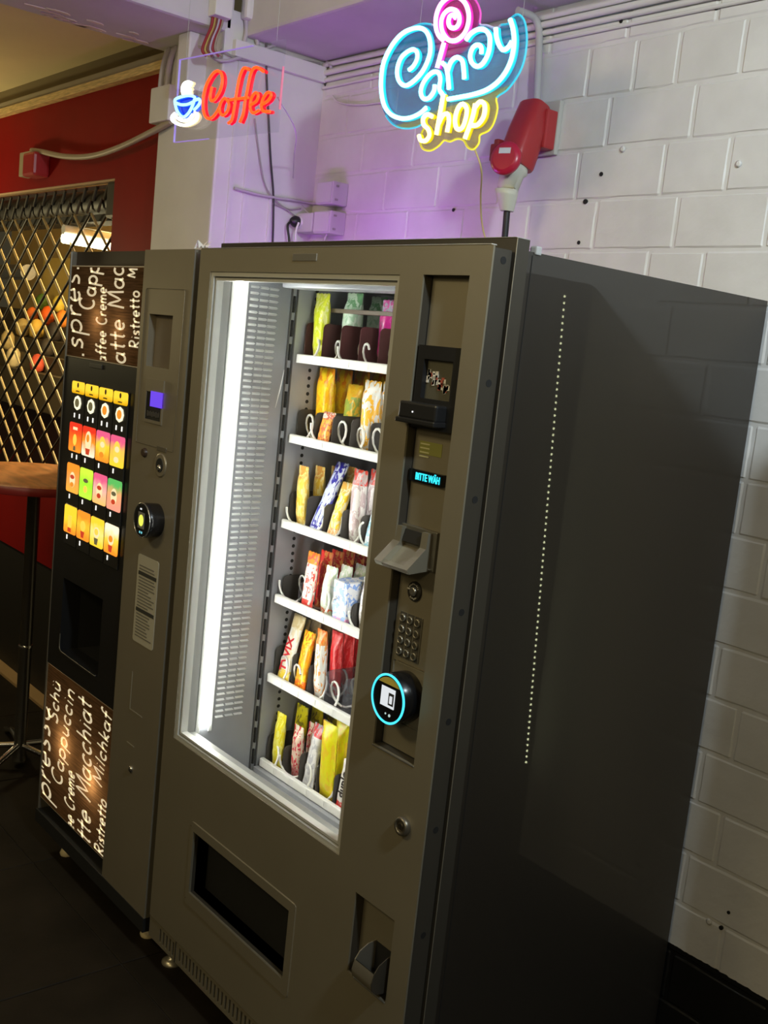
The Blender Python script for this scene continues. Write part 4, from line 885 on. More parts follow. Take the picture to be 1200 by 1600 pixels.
# ================================================================== WALL FITTINGS
# red three-phase socket with plug
cx = .2371
CE = thing('power_socket', 'red industrial wall socket with hinged round lid, beside the neon sign', 'socket', (cx, .85, 2.10))
MB().bbox(cx-.045, cx+.050, .838, .852, 2.155, 2.290, .003).build('back_plate', mat('socket_grey', (.50, .49, .46), .5), CE)
def loft(mb, secs, n=24, mi=0, pw=3.0):
    V = []
    for c, ux, uy, rx, ry in secs:
        c = Vector(c); ux = Vector(ux).normalized(); uy = Vector(uy).normalized()
        for i in range(n):
            t = 2*math.pi*i/n; a, b = math.cos(t), math.sin(t); s_ = (abs(a)**pw+abs(b)**pw)**(-1/pw); V.append(c+ux*(rx*a*s_)+uy*(ry*b*s_))
    m = len(secs); mb.add(V, [(j*n+i, j*n+(i+1) % n, (j+1)*n+(i+1) % n, (j+1)*n+i) for j in range(m-1) for i in range(n)], mi, True)
    mb.add(V, [tuple(range(n-1, -1, -1)), tuple(range((m-1)*n, m*n))], mi)
A = Vector((cx, .80, 2.275)); B = Vector((cx, .752, 2.112)); ax_ = (B-A).normalized(); yy = Vector((0, ax_.z, -ax_.y)) if False else ax_.cross(Vector((1, 0, 0)))
X1 = (1, 0, 0)
mb = MB(); loft(mb, [(A, X1, yy, .034, .028), (A+ax_*.004, X1, yy, .037, .031), (A+ax_*.08, X1, yy, .042, .038), (A+ax_*.13, X1, yy, .042, .040), (A+ax_*.165, X1, yy, .041, .040), (B+ax_*.002, X1, yy, .039, .038)], pw=4.0); body = mb.build('socket_body', M_redpl, CE)
mb = MB(); mb.bbox(cx-.03, cx+.046, .80, .842, 2.165, 2.262, .006); mb.build('socket_base', M_redpl, CE)
mb = MB(); q = A+ax_*.108
mb.bbox(cx-.052, cx-.036, q.y-.052, q.y+.0, q.z-.028, q.z+.006, .004); mb.bbox(cx-.060, cx-.030, q.y-.056, q.y-.034, q.z-.05, q.z-.006, .005); mb.build('hinge', mat('dark_red_plastic', (.26, .02, .022), .4), CE)
lc = onp(791, 248, 1, .690); dirv = Vector((.30, -.95, .10)).normalized()
lid = MB().lathe([(.030, -.012), (.040, -.006), (.042, .004), (.040, .010), (.030, .014)], lc, dirv, 28).build('socket_lid', mat('lid_red', (.50, .015, .05), .3), CE)
u_ = dirv.cross(Vector((0, 0, 1))).normalized(); w_ = u_.cross(dirv)
c0 = lc+dirv*.0148+w_*.016
MB().add([c0-u_*.016-w_*.007, c0+u_*.016-w_*.007, c0+u_*.016+w_*.007, c0-u_*.016+w_*.007, c0-u_*.016-w_*.007-dirv*.004, c0+u_*.016-w_*.007-dirv*.004, c0+u_*.016+w_*.007-dirv*.004, c0-u_*.016+w_*.007-dirv*.004], [(0, 1, 2, 3), (4, 7, 6, 5), (0, 4, 5, 1), (1, 5, 6, 2), (2, 6, 7, 3), (3, 7, 4, 0)]).build('lid_sticker', mat('sticker_white', (.75, .72, .76), .5), lid)
PL = thing('power_plug', 'pale grey industrial plug with a black cable running down behind the machine', 'plug', (cx, .75, 1.95))
Bq = Vector((cx, .748, 2.030))
mb = MB(); loft(mb, [(B+ax_*.002, X1, yy, .034, .034), (B+ax_*.014, X1, yy, .036, .036), (B+ax_*.020, X1, yy, .030, .030), (B+ax_*.060, X1, yy, .027, .027), (Vector((cx, .732, 2.050)), X1, (0, 1, 0), .029, .029), (Vector((cx, .736, 2.036)), X1, (0, 1, 0), .027, .027), (Vector((cx, .742, 1.998)), X1, (0, 1, 0), .017, .017)], pw=2.2); mb.build('plug_body', mat('plug_grey', (.60, .60, .52), .45), PL)
MB().tube(smooth_line([(cx, .742, 2.005), (cx+.001, .744, 1.95), (cx, .748, 1.88), (cx-.004, .752, 1.802)], 4), .0085, 10).build('cable', mat('black_rubber', (.012, .012, .016), .5), PL)
# grey conduit feeding the socket
def pipe(name, pts, r, m, label, cat='conduit', group=None, k=5, n=8):
    o = MB().tube(smooth_line(pts, k) if k else pts, r, n).build(name, m); return tag(o, label, cat, group)
M_cond = mat('conduit_grey', (.46, .45, .45), .5)
pipe('conduit', [(.172, .76, 2.505), (.176, .815, 2.503), (.180, .835, 2.48), (.186, .838, 2.44), (.205, .838, 2.27)], .010, M_cond, 'grey conduit dropping from the ceiling edge to the red socket')
# pipes along the top of the brick wall
for i, (z, y, r_) in enumerate(((2.512, .842, .008), (2.492, .843, .009), (2.470, .846, .007), (2.447, .848, .005))):
    lab = ['topmost of the painted pipes along the top of the brick wall', 'second painted pipe from the ceiling along the brick wall', 'third painted pipe from the ceiling along the brick wall', 'lowest and thinnest painted pipe along the top of the brick wall'][i]
    pipe('wall_pipe', [(-.79, y, z+(.006 if i == 0 else 0)), (-.3, y, z), (.4, y, z-.006+.002*i), (1.3, y, z-.004)], r_, M_paint, lab, 'pipe', 'pipes along the brick wall')
# trunking on the left wall
tag(MB().bbox(-.80, -.778, .50, .85, 2.462, 2.512, .003).build('cable_trunking', M_paint), 'flat painted cable trunking along the top of the left wall', 'trunking')
M_cab = mat('painted_cable', (.50, .46, .50), .5); M_cabd = mat('dark_cable', (.03, .025, .035), .5); M_cabg = mat('grey_cable', (.36, .34, .33), .5)
XL = -.79
def onl(px, py, x=XL): return onp(px, py, 0, x)
pipe('cable', [onl(418, -5), onl(417, 40), onl(416, 100), onl(420, 190), onl(423, 250), onl(427, 300), onl(427, 345), onl(426, 385), onl(426, 420)], .0035, M_cabd, 'black cable hanging down the left wall behind the red sign', 'cable')
pipe('cable', [onl(398, 185), onl(405, 240), onl(413, 285), onl(426, 308), onl(448, 326), onl(470, 326)], .0026, M_cabg, 'grey cable curving down the left wall to the socket boxes', 'cable')
pipe('cable', [onl(366, 294), onl(395, 302), onl(425, 308), onl(460, 313), onl(488, 318), (-.72, .835, 2.075)], .0050, M_cab, 'thick painted cable running level across the left wall', 'cable')
pipe('cable', [onl(426, 318), onl(445, 326), onl(458, 335), onl(470, 345)], .0022, M_cabg, 'thin cable looping into the wall socket', 'cable')
pipe('cable', [(-1.0, .45, 2.50), (-.90, .44, 2.49), onl(345, 95), onl(400, 82), onl(440, 68), onl(470, 80), onl(506, 92), (-.74, .835, 2.505)], .005, M_cab, 'painted cable draped over the pillar head towards the corner', 'cable')
pipe('cable', [onl(345, 78), onl(372, 92), onl(404, 92), onl(430, 80), onl(460, 92), onl(500, 100)], .004, M_cabg, 'grey cable sagging below the draped one at the pillar head', 'cable')
pipe('cable', [onl(505, 110), onl(509, 135), onl(512, 150), onl(508, 160), onl(510, 172)], .004, M_cabd, 'short dark cable end hanging in the wall corner', 'cable')
pipe('cable', [onp(520, 150, 1, .846), onp(530, 160, 1, .846), onp(560, 164, 1, .846), onp(596, 160, 1, .846)], .003, M_paint, 'painted cable bowing out of the corner on the brick wall', 'cable')
# junction boxes and trunk on the beam
JB = thing('junction_box', 'white rounded junction box on the beam with two cables below', 'junction box', (-.79, .56, 2.6))
a = onl(379, 0); b = onl(412, 38); MB().bbox(-.80, -.76, a.y, b.y, 2.575, 2.72, .012).build('box_body', M_paint, JB)
for i, px in enumerate((384, 396)): MB().tube(smooth_line([onl(px, 28), onl(px+1, 50), onl(px-2+8*i, 66), onl(px+6*i+2, 82)], 4), .007, 8).build('cable_tail', M_cab, JB)
TK = thing('wire_duct', 'white upright duct on the beam spilling coloured wires', 'duct', (-.79, .45, 2.55))
a = onl(329, 0); b = onl(354, 30); MB().bbox(-.80, -.755, a.y, b.y, 2.555, 2.75, .004).build('trunk_body', M_paint, TK)
for i, (c_, nm) in enumerate((((.30, .02, .03), 'red'), ((.45, .35, .08), 'ochre'), ((.20, .05, .03), 'brown'), ((.5, .45, .5), 'pale'), ((.30, .03, .05), 'red'), ((.35, .30, .2), 'tan'))):
    MB().tube(smooth_line([onl(333+3.2*i, 26), onl(330+3*i, 42), onl(322+3.2*i, 60), onl(316+4*i, 78), onl(322+5*i, 88)], 4), .0045, 6).build('wire', mat('wire_'+nm, c_, .5), TK)
# socket boxes in the corner
def wallbox(label, x0, x1, z0, z1, y0=.79):
    t = thing('junction_box', label, 'junction box', ((x0+x1)/2, .85, z0))
    MB().bbox(x0, x1, y0, YW-.003, z0, z1, .004).build('box_body', M_white2, t); MB().bbox(x0+.004, x1-.004, y0-.004, y0, z0+.004, z1-.004, .002).build('box_cover', M_white2, t)
    for dz in (.012, z1-z0-.018): MB().box(x1-.001, x1+.003, y0+.012, y0+.022, z0+dz, z0+dz+.006).build('clip', M_cabg, t)
    return t
M_white2 = mat('box_white', (.62, .60, .62), .45)
wallbox('upper of two pale junction boxes in the corner on the brick wall', -.690, -.602, 2.058, 2.130)
wallbox('lower of two pale junction boxes in the corner on the brick wall', -.690, -.600, 1.966, 2.038)
SO = thing('wall_socket', 'white wall socket block in the corner with a black plug', 'socket', (-.76, .83, 1.97))
MB().bbox(-.800, -.700, .79, YW-.003, 1.972, 2.034, .006).build('socket_block', M_white2, SO)
MB().lathe([(.021, 0), (.021, .004), (.016, .006)], (-.775, .79, 2.003), (0, -1, 0), 20).build('socket_face', M_white2, SO)
PG = MB(); PG.lathe([(.018, 0), (.019, .014), (.012, .026), (.007, .030)], (-.776, .786, 2.004), (0, -1, 0), 18); PG.tube(smooth_line([(-.776, .758, 2.003), (-.774, .745, 1.985), (-.765, .75, 1.94), (-.760, .755, 1.88), (-.76, .757, 1.81)], 4), .004, 6)
tag(PG.build('mains_plug', mat('plug_black', (.012, .012, .012), .4)), 'black mains plug with its lead in the white corner socket', 'plug')
pipe('cable', [(-.755, .775, 2.0), (-.752, .765, 1.97), (-.755, .77, 1.92), (-.757, .77, 1.81)], .0035, M_white, 'white lead hanging down from the corner socket', 'cable')
pipe('cable', [(-.64, .81, 1.968), (-.645, .805, 1.945), (-.665, .80, 1.935), (-.68, .80, 1.90), (-.682, .80, 1.81)], .004, M_cab, 'short pale cable leaving the bottom of the lower junction box', 'cable')
# fire alarm on the red fascia
FA = thing('alarm_box', 'small red alarm box with a cream back plate on the red fascia', 'alarm', (-2.3, .49, 2.18))
MB().bbox(-2.44, -2.30, .455, .50, 2.185, 2.285, .005).build('back_plate', mat('cream_plate', (.42, .36, .25), .5), FA); MB().bbox(-2.335, -2.21, .43, .50, 2.175, 2.272, .012).build('alarm_body', M_redpl, FA)
pipe('alarm_cable', [(-2.34, .47, 2.29), (-2.2, .46, 2.272), (-1.95, .46, 2.235), (-1.70, .46, 2.220), (-1.45, .455, 2.232), (-1.20, .45, 2.262), (-1.08, .455, 2.285)], .011, mat('alarm_cable', (.40, .33, .24), .5), 'thick grey cable sagging across the red fascia to the alarm box', 'cable')
PBX = tag(MB().bbox(-1.205, -1.07, .435, .475, 2.285, 2.40, .006).build('junction_box', M_paint), 'large pale junction box at the left edge of the pillar', 'junction box')
for dx, l_ in ((-1.175, 'left of two short grey pipes above the pillar junction box'), (-1.13, 'right of two short grey pipes above the pillar junction box')): pipe('conduit', [(dx, .455, 2.40), (dx+.004, .455, 2.45), (dx+.012, .46, 2.50), (dx+.02, .47, 2.53)], .009, M_cab, l_, 'conduit')
tag(MB().bbox(-.975, -.90, .405, .478, 2.36, 2.53, .006).build('cable_cover', M_paint), 'small painted cover box on the pillar head under the beam', 'cover')
# LED strip mounted on the added blocker, mirrored in the machine's side
a = Vector((1.457, .7362, 1.7876)); b = Vector((1.457, .8182, .5797))
LS = thing('led_strip', 'dotted LED light strip seen mirrored in the dark side of the snack machine', 'light strip', (1.457, .78, .58))
MB().tube([a, b], .004, 6).build('strip_base', M_dark, LS)
mb = MB()
for i in range(76):
    p = a+(b-a)*(i/75); mb.bbox(p.x-.006, p.x-.0035, p.y-.0026, p.y+.0026, p.z-.0026, p.z+.0026, .0008, seg=1)
tag(mb.build('light_dots', emat('led_dots', (.90, .95, .55), 19.0), LS), kind='stuff')

# unseen purple light bar, added on the coffee machine to tint the corner
LB_ = thing('added_light_bar', 'added unseen purple light bar on top of the coffee machine, washing the corner', 'light bar', (-.31, .44, 1.78))
MB().cyl((-.56, .44, 1.804), (-.06, .44, 1.804), .012, n=10).build('glow_tube', emat('purple_glow', (.58, .13, 1.0), 37.0), LB_)
MB().bbox(-.57, -.05, .425, .455, 1.780, 1.791, .003).build('bar_base', M_white, LB_)
# ================================================================== SHOP FRONT CONTENTS
GY = .53; PXX, PZZ = .165, .130
RG = thing('roller_grille', 'black roller shutter grille of diamond mesh across the shop opening', 'roller grille', (-2.4, GY, .9))
M_gd = mat('grille_black', (.012, .010, .008), .5); M_gl = mat('grille_lit', (.36, .27, .13), .5)  # light falling on one strip direction is put into its tan colour
nX = int((GX1-.02-SX0)/PXX); gx0 = GX1-.02-nX*PXX
def wave(z0, up):
    m = MB()
    for i in range(nX):
        xa, xm, xb = gx0+i*PXX, gx0+(i+.5)*PXX, gx0+(i+1)*PXX
        za, zm = (z0, z0+PZZ/2) if up else (z0+PZZ/2, z0)
        if up:
            m.tube([(xa, GY, za), (xm, GY, zm)], .0062, 5, 0); m.tube([(xm, GY+.004, zm), (xb, GY+.004, za)], .0055, 5, 1)
        else:
            m.tube([(xa, GY+.004, za), (xm, GY+.004, zm)], .0055, 5, 1); m.tube([(xm, GY, zm), (xb, GY, za)], .0062, 5, 0)
    return m
wu = wave(0, True).mesh('grille_bar', [M_gd, M_gl]); wd = wave(0, False).mesh('grille_bar', [M_gd, M_gl])
z = .92; r = 0
while z < 2.02:
    o = link('grille_bar', wu if r % 2 == 0 else wd, RG); o.location = (0, 0, z); z += PZZ/2; r += 1
DR = MB(); DR.cyl((SX0, .60, 2.075), (GX1-.10, .60, 2.075), .060, n=20); DR.build('drum', M_gd, RG); MB().box(SX0, GX1-.02, .565, .66, 2.0, 2.139).build('drum_housing', M_dark, RG)
mb = MB()
for i in range(12):
    xx = GX1-.16-PXX*i*.62
    for zz, dx in ((2.10, 0), (2.055, .05)): mb.tube([(xx-dx, .535, zz-.026), (xx-dx+.03, .535, zz+.026)], .006, 5)
mb.build('rolled_links', mat('grille_grey', (.06, .055, .045), .5), RG)
MB().bbox(GX1-.10, GX1-.015, .515, .62, 2.00, 2.135, .01).build('end_bracket', mat('bracket_steel', (.05, .045, .04), .5, .4), RG)
MB().box(SX0, GX1, .505, .53, 2.132, 2.146).build('top_edge_strip', mat('cream_edge', (.6, .42, .25), .5), RG)
# shop light tube, running back into the shop
la = onp(98, 372, 0, -2.05); lb = onp(199, 389, 0, -2.05)
TL = thing('shop_light', 'glowing fluorescent tube inside the shop behind the grille', 'lamp', tuple((la+lb)/2))
MB().tube([la, lb], .020, 8).build('tube', emat('shop_tube', (1.0, .93, .55), 9.0), TL); MB().tube([la+Vector((0, 0, .035)), lb+Vector((0, 0, .035))], .022, 6).build('fitting', M_white, TL)
point_light('shop_light_source', (-2.3, 1.4, 2.15), 150, (1.0, .80, .40), .08)
# shelving, pipe and goods in the shop
def sq(px, py, Y=1.6): return onp(px, py, 1, Y)
SH = thing('shop_shelf', 'pale shelf board inside the shop behind the grille', 'shelf', (-4.2, 1.6, .9))
a = sq(-40, 597); b = sq(96, 640)
MB().bbox(a.x, -1.6, 1.45, 1.75, b.z-.02, b.z+.05, .004).build('board', mat('shelf_cream', (.72, .6, .38), .5), SH)
MB().box(a.x, -1.6, 1.55, 1.60, .0, b.z-.02).build('front', mat('shelf_maroon', (.05, .012, .010), .6), SH)
a = sq(-60, 425); b = sq(44, 428)
tag(MB().cyl(a, (b.x, b.y, a.z+.01), .055, n=20).build('duct', mat('duct_steel', (.6, .6, .6), .25, .8)), 'silver round duct inside the shop at the far left', 'duct')
bx = sq(46, 400); bx2 = sq(105, 470)
tag(MB().bbox(bx.x, bx2.x, 1.7, 1.74, bx2.z, bx.z, .004).build('wall_panel', mat('yellow_panel', (.85, .62, .15), .5)), 'plain yellow board hanging inside the shop', 'board')
def good(name, px, py, s, col, label, cat):
    p = sq(px, py, 1.58); bm = MB(); rnd = random.Random(hash((px, py)) & 0xff)
    prof = [(.35, 0), (.85, .12), (1, .4), (.9, .7), (.55, .92), (.12, 1.0)]
    bm.lathe([(s*.5*a_*(1+rnd.uniform(-.06, .06)), s*1.1*h_) for a_, h_ in prof], (p.x, p.y, p.z-s*.5), (rnd.uniform(-.15, .15), rnd.uniform(-.1, .1), 1), 14)
    tag(bm.build(name, mat('good_%d_%d' % (px, py), col, .6, var=.25, vscale=14)), label, cat)
DS = thing('display_stand', 'stepped dark display stand behind the grille', 'stand', (-3.9, 1.6, .9))
STP = []
for k, py in enumerate((486, 508, 531, 556, 584)):
    Y = 1.58-.09*k; zz = onp(70, py, 1, Y).z; STP.append((Y, zz)); xa = onp(-30, py, 1, Y).x
    MB().box(xa, -1.62, Y-.05, Y+.04, 1.06, zz).build('step', mat('stand_brown', (.10, .075, .04), .7), DS)
def good2(name, px, k, s, col, label, cat):
    Y, zz = STP[k]; p = onp(px, 500, 1, Y); rnd = random.Random(px*3+k); bm = MB()
    prof = [(.35, 0), (.85, .12), (1, .4), (.9, .7), (.55, .92), (.12, 1.0)]
    bm.lathe([(s*.42*a_*(1+rnd.uniform(-.06, .06)), s*1.1*h_) for a_, h_ in prof], (p.x, Y, zz), (0, 0, 1), 14)
    tag(bm.build(name, mat('good_%d_%d' % (px, k), col, .6, var=.25, vscale=14)), label, cat)
for px, k, sz, col, lb_ in ((64, 0, .105, (.10, .20, .03), 'dark green bundle on the top step behind the grille'), (90, 0, .10, (.75, .58, .08), 'yellow bundle on the top step behind the grille'), (50, 1, .10, (.72, .16, .02), 'dull orange bundle on the second step behind the grille'), (74, 1, .115, (.85, .13, .01), 'bright orange bundle on the second step behind the grille'), (97, 1, .10, (.80, .26, .03), 'amber bundle nearest the coffee machine on the second step'), (36, 2, .11, (.62, .45, .16), 'tan bundle on the third step behind the grille'), (58, 2, .115, (.75, .48, .08), 'mustard bundle on the third step behind the grille'), (86, 2, .11, (.03, .022, .02), 'black bundle on the third step behind the grille'), (14, 3, .115, (.55, .42, .18), 'sand coloured bundle on the fourth step behind the grille'), (76, 3, .10, (.05, .04, .03), 'dark brown bundle on the fourth step behind the grille'), (24, 4, .115, (.66, .55, .32), 'cream bundle on the lowest step behind the grille'), (62, 4, .10, (.55, .08, .04), 'red bundle on the lowest step behind the grille')): good2('stuffed_bag', px, k, sz, col, lb_, 'bag')
# bistro table
tx, ty = -1.335, .165
TB = thing('bistro_table', 'high round bistro table with a wooden top and chrome pole', 'table', (tx, ty, 0))
tt = MB(); tt.lathe([(.285, 0), (.30, .006), (.30, .030), (.295, .036)], (tx, ty, 1.030), (0, 0, 1), 48); tt.build('table_top', mat('table_wood', (.50, .21, .07), .35, var=.3, vscale=9, stretch=(1, 5, 1)), TB)
MB().lathe([(.302, 0), (.304, .003), (.304, .024), (.302, .027)], (tx, ty, 1.033), (0, 0, 1), 48).build('table_edge', mat('table_edge', (.20, .015, .012), .4), TB)
MB().lathe([(.028, .02), (.022, .05), (.022, .995), (.10, 1.02), (.10, 1.031)], (tx, ty, 0), (0, 0, 1), 20).build('pole', mat('pole_chrome', (.22, .21, .19), .25, .9), TB)
ring_mesh_z = MB().lathe([(.0235, 0), (.0245, .002), (.0245, .008), (.0235, .010)], (tx, ty, .44), (0, 0, 1), 20).build('pole_ring', M_chrome, TB)
for i in range(5):
    t = math.radians(168+72*i); d_ = Vector((math.cos(t), math.sin(t), 0)); b_ = Vector((tx, ty, 0))
    lg = MB(); lg.tube(smooth_line([b_+d_*.02+Vector((0, 0, .075)), b_+d_*.18+Vector((0, 0, .060)), b_+d_*.26+Vector((0, 0, .035)), b_+d_*.33+Vector((0, 0, .012))], 3), .011, 8); lg.build('leg', M_chrome, TB)

# ================================================================== SNACKS
def wrap_mat(name, base, top, bottom, ink, ink_amt=.45, scale=(3, 3, 5), seed=0.0, rough=.3):
    m, nt, b = nodes_of(name); b.inputs['Roughness'].default_value = rough
    tc = nt.nodes.new('ShaderNodeTexCoord'); sp = nt.nodes.new('ShaderNodeSeparateXYZ'); nt.links.new(tc.outputs['Generated'], sp.inputs[0])
    r = nt.nodes.new('ShaderNodeValToRGB'); r.color_ramp.interpolation = 'CONSTANT'; e = r.color_ramp.elements
    e[0].position = 0; e[0].color = (*bottom, 1); e[1].position = .20; e[1].color = (*base, 1); x = e.new(.80); x.color = (*top, 1); nt.links.new(sp.outputs['Z'], r.inputs[0])
    mp = nt.nodes.new('ShaderNodeMapping'); mp.inputs['Scale'].default_value = scale; mp.inputs['Location'].default_value = (seed, seed*2, seed*3); nt.links.new(tc.outputs['Generated'], mp.inputs[0])
    n = nt.nodes.new('ShaderNodeTexNoise'); n.inputs['Scale'].default_value = 1.3; n.inputs['Detail'].default_value = 2.5; n.inputs['Distortion'].default_value = 1.2; nt.links.new(mp.outputs[0], n.inputs['Vector'])
    g = nt.nodes.new('ShaderNodeMath'); g.operation = 'GREATER_THAN'; g.inputs[1].default_value = .5+(.5-ink_amt)*.34; nt.links.new(n.outputs['Fac'], g.inputs[0])
    mx = nt.nodes.new('ShaderNodeMix'); mx.data_type = 'RGBA'; nt.links.new(g.outputs[0], mx.inputs[0]); nt.links.new(r.outputs[0], mx.inputs[6]); mx.inputs[7].default_value = (*ink, 1); nt.links.new(mx.outputs[2], b.inputs['Base Color'])
    n2 = nt.nodes.new('ShaderNodeTexNoise'); n2.inputs['Scale'].default_value = 45; nt.links.new(tc.outputs['Object'], n2.inputs['Vector']); bp = nt.nodes.new('ShaderNodeBump'); bp.inputs['Strength'].default_value = .5; bp.inputs['Distance'].default_value = .003; nt.links.new(n2.outputs['Fac'], bp.inputs['Height']); nt.links.new(bp.outputs[0], b.inputs['Normal'])
    return m
def pillow(w, h, t, fin=.012, seed=0, zig=True):
    rnd = random.Random(seed); nx, nz = 8, 12; mb = MB(); V = []
    idx = {}
    for side in (-1, 1):
        for j in range(nz+1):
            v = j/nz
            for i in range(nx+1):
                u = i/nx*2-1; prof = max(0, 1-abs(u)**2.6)**.6; end = max(0.0, min(1, min(v, 1-v)*h/(fin*2.2)-.45))**.6 if min(v, 1-v)*h > fin else 0
                if min(v, 1-v)*h <= fin*.9: end = 0
                y = side*(t/2*prof*end+.0006)+rnd.uniform(-.0008, .0008)*(1 if end else .5)
                z = v*h
                if zig and j in (0, nz): z += (.0022 if i % 2 else -.0)*(1 if j else -1)
                V.append((u*w/2*(1-.06*end), y, z))
    N = (nx+1)*(nz+1); F = []
    for s_ in (0, 1):
        for j in range(nz):
            for i in range(nx):
                q = s_*N+j*(nx+1)+i; F.append((q, q+1, q+nx+2, q+nx+1))
    for j in range(nz):
        for i in (0, nx): q = j*(nx+1)+i; F.append((q, q+nx+1, N+q+nx+1, N+q))
    for i in range(nx):
        for j in (0, nz): q = j*(nx+1)+i; F.append((q, q+1, N+q+1, N+q))
    mb.add(V, F, 0, True); return mb
SNK = []
ORD = ['frontmost', 'second from the glass', 'third from the glass', 'fourth from the glass', 'fifth from the glass']
SHELF = ['top shelf', 'second shelf from the top', 'third shelf from the top', 'third shelf from the bottom', 'second shelf from the bottom', 'bottom shelf']
SLX = [.104+.0725*i for i in range(8)]
def snack(name, row, slot, bpx, tpx, w, t, m, label, cat, n=1, dy=.034, text=None, kind='pillow', dx=0):
    # the slot gives x, the sight line through the foot gives how far back it stands, the top gives the lean
    X = SLX[slot]; zf = ZT[row]-.0160; Y = max(.262+t/2, onp(*bpx, 0, X).y); B = Vector((X, Y, zf)); T = onp(*tpx, 0, X)
    lean = math.atan2(T.y-B.y, T.z-B.z); lean = max(-.05, min(.62, lean)); h = (T.z-B.z)/math.cos(lean)
    mb = MB()
    if kind == 'pillow': mb = pillow(w, h, t, .012 if h > .1 else .008, seed=int(bpx[0]*7))
    elif kind == 'box': mb.bbox(-w/2, w/2, -t/2, t/2, 0, h, .0015, seg=1)
    me = mb.mesh(name, m); tm_ = None
    if text:
        tb = MB(); body, size, col, pos, vert = text
        ex, ey = ((0, 0, 1), (-1, 0, 0)) if vert else ((1, 0, 0), (0, 0, 1))
        add_text(tb, body, size, (0, -t/2-.0016, h*pos), ex, ey, bold=.0006, depth=.0008); tm_ = tb.mesh('wrapper_print', mat('ink_%s_%d' % (body, row), col, .5))
    for i in range(n):
        lb_ = '%s on the %s' % (label, SHELF[row]) if n == 1 else '%s, %s, %s' % (label, ORD[i], SHELF[row])
        o = link(name, me); o.location = (X+dx*i, Y+dy*i, zf); o.rotation_euler = (-lean, 0, 0)
        tag(o, lb_, cat, ('%ss on the %s' % (name.replace('_', ' '), SHELF[row])) if n > 1 else None)
        if tm_:
            c_ = bpy.data.objects.new('wrapper_print', tm_); COL.objects.link(c_); c_.parent = o
wm = wrap_mat
def W_(i, base, top, bot, ink, amt=.45, **k): return wm('wrapper_%d' % i, base, top, bot, ink, amt, seed=float(i), **k)
S = 'snack_bag'; C_ = 'chocolate_bar'
snack(S, 0, 0, (501, 553), (504, 459), .056, .030, W_(1, (.72, .80, .02), (.75, .82, .03), (.75, .82, .03), (.90, .92, .30), .4), 'narrow lime yellow snack bag', 'snack bag')
snack(S, 0, 1, (544, 560), (556, 459), .062, .040, W_(2, (.45, .70, .48), (.20, .46, .22), (.6, .8, .6), (.70, .86, .70), .5), 'mint green crisp bag', 'snack bag', n=3, dy=.075)
snack(S, 0, 3, (603, 566), (611, 470), .056, .035, W_(3, (.80, .03, .35), (.70, .66, .80), (.80, .03, .35), (.85, .12, .50), .4), 'pink and white snack bag', 'snack bag')
snack(S, 1, 0, (506, 686), (512, 576), .064, .036, W_(4, (.95, .46, .005), (.92, .30, .004), (.95, .45, .01), (1.0, .66, .01), .5), 'orange yellow crisp bag', 'snack bag', n=4, dy=.055)
snack(S, 1, 1, (502, 684), (516, 645), .048, .016, W_(5, (.90, .42, .06), (.80, .75, .70), (.90, .3, .03), (.60, .14, .06), .45), 'small orange packet lying low', 'snack bag')
snack(S, 1, 1, (546, 690), (556, 602), .062, .030, W_(6, (.40, .52, .10), (.90, .50, .02), (.45, .5, .1), (.90, .60, .05), .5), 'green and orange snack bag', 'snack bag')
snack(S, 1, 3, (577, 702), (584, 596), .060, .040, W_(7, (.78, .76, .72), (.75, .76, .76), (.75, .7, .65), (.90, .48, .04), .46), 'white crisp bag with orange print', 'snack bag', n=4, dy=.055)
snack(C_, 2, 0, (472, 808), (475, 729), .040, .024, W_(8, (.90, .58, .05), (.85, .42, .08), (.85, .55, .1), (.98, .80, .30), .5), 'gold wrapped bar', 'chocolate bar', n=4, dy=.05)
snack(C_, 2, 1, (490, 816), (537, 724), .050, .016, W_(9, (.03, .03, .42), (.025, .02, .38), (.04, .03, .40), (.65, .72, .90), .46), 'dark blue bar with white print leaning back', 'chocolate bar')
snack(C_, 2, 2, (518, 826), (545, 755), .044, .016, W_(10, (.90, .60, .01), (.92, .50, .08), (.85, .35, .10), (.88, .76, .45), .48), 'yellow bar with orange ends', 'chocolate bar')
snack(C_, 2, 3, (556, 840), (565, 735), .050, .030, W_(11, (.78, .74, .74), (.72, .06, .04), (.76, .74, .72), (.50, .38, .40), .46), 'silver bar with a red top', 'chocolate bar', n=4, dy=.05)
snack(C_, 2, 4, (577, 850), (592, 795), .045, .018, W_(12, (.30, .62, .85), (.70, .82, .90), (.35, .68, .88), (.80, .88, .94), .5), 'light blue bar', 'chocolate bar')
snack(C_, 3, 1, (477, 941), (492, 864), .048, .018, W_(13, (.86, .80, .74), (.90, .30, .03), (.75, .06, .05), (.80, .10, .08), .42), 'red and white bar with orange top', 'chocolate bar')
snack(C_, 3, 1, (500, 944), (512, 862), .050, .016, W_(14, (.62, .02, .025), (.75, .03, .03), (.7, .03, .03), (.85, .35, .10), .40), 'bright red bar', 'chocolate bar', n=5, dy=.034)
snack('snack_packet', 3, 2, (510, 953), (520, 886), .046, .030, W_(15, (.82, .84, .74), (.86, .87, .86), (.85, .15, .04), (.62, .74, .58), .46), 'white packet with orange foot', 'snack packet', n=5, dy=.045)
snack('sweet_box', 3, 3, (540, 968), (543, 907), .052, .050, W_(16, (.78, .78, .84), (.80, .80, .86), (.75, .30, .55), (.25, .40, .80), .46), 'white and pink sweet box', 'sweet box', kind='box', n=2, dy=.06)
snack('snack_packet', 3, 4, (571, 975), (579, 905), .045, .030, W_(17, (.80, .79, .78), (.8, .8, .8), (.8, .8, .8), (.45, .40, .45), .44), 'white packet with grey print', 'snack packet')
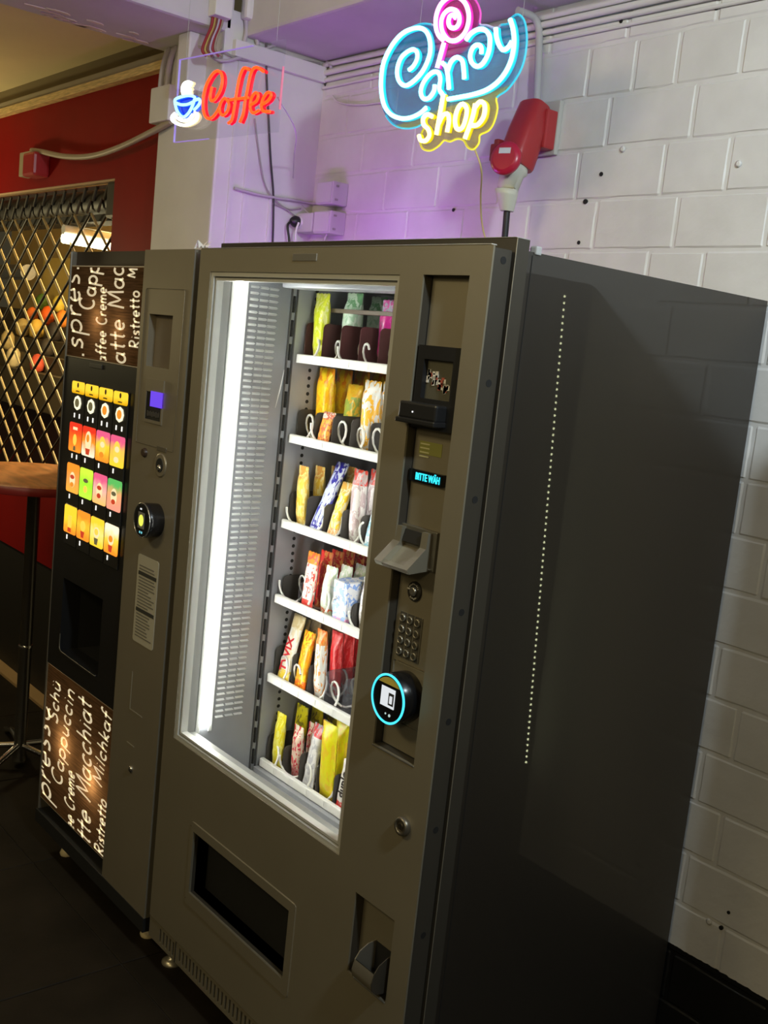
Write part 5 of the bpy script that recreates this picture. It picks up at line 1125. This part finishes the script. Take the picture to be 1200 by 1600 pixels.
snack(C_, 4, 0, (439, 1052), (470, 962), .052, .016, W_(18, (.82, .80, .74), (.72, .58, .32), (.80, .60, .05), (.80, .70, .50), .3), 'white and gold bar with red lettering', 'chocolate bar', text=('TWIX', .034, (.62, .01, .02), .42, True))
snack(C_, 4, 0, (460, 1056), (478, 966), .046, .014, W_(19, (.45, .30, .12), (.72, .60, .40), (.45, .3, .1), (.66, .52, .30), .5), 'gold brown bar', 'chocolate bar', n=4, dy=.036)
snack(C_, 4, 1, (468, 1069), (486, 988), .048, .016, W_(20, (.95, .36, .01), (.90, .22, .01), (.85, .15, .01), (.98, .70, .03), .44), 'orange bar with yellow marks', 'chocolate bar')
snack(C_, 4, 2, (499, 1084), (503, 985), .040, .024, W_(21, (.84, .82, .78), (.85, .2, .02), (.82, .8, .76), (.82, .35, .08), .42), 'white bar with a red orange top', 'chocolate bar')
snack(C_, 4, 2, (522, 1090), (524, 988), .046, .020, W_(22, (.72, .02, .025), (.78, .03, .03), (.75, .70, .68), (.85, .10, .10), .42), 'red bar', 'chocolate bar', n=4, dy=.036)
snack(C_, 5, 0, (433, 1186), (441, 1115), .040, .022, W_(23, (.88, .78, .01), (.85, .75, .02), (.90, .70, .01), (.96, .90, .20), .45), 'plain yellow bar', 'chocolate bar')
snack(C_, 5, 0, (464, 1192), (474, 1103), .052, .020, W_(24, (.85, .76, .01), (.86, .78, .01), (.85, .76, .01), (.30, .26, .02), .34), 'yellow packet with a dark print', 'chocolate bar', n=3, dy=.05)
snack(C_, 5, 1, (463, 1207), (468, 1135), .040, .024, W_(25, (.80, .62, .50), (.84, .76, .62), (.80, .35, .35), (.70, .03, .06), .42), 'cream bar with red print', 'chocolate bar', n=4, dy=.045)
snack(C_, 5, 2, (481, 1221), (501, 1133), .046, .016, W_(26, (.80, .79, .80), (.72, .04, .05), (.70, .70, .72), (.55, .55, .60), .42), 'silver white bar with a red top', 'chocolate bar')
snack(C_, 5, 3, (510, 1247), (517, 1131), .058, .026, W_(27, (.90, .82, .01), (.90, .84, .02), (.92, .80, .01), (.94, .66, .03), .40), 'large yellow bar', 'chocolate bar', n=4, dy=.040)
snack(C_, 5, 4, (530, 1264), (547, 1190), .044, .016, W_(28, (.84, .82, .80), (.84, .82, .80), (.72, .03, .03), (.88, .86, .84), .2), 'white bar with black lettering and red foot', 'chocolate bar', text=('duplo', .028, (.03, .02, .02), .55, True))
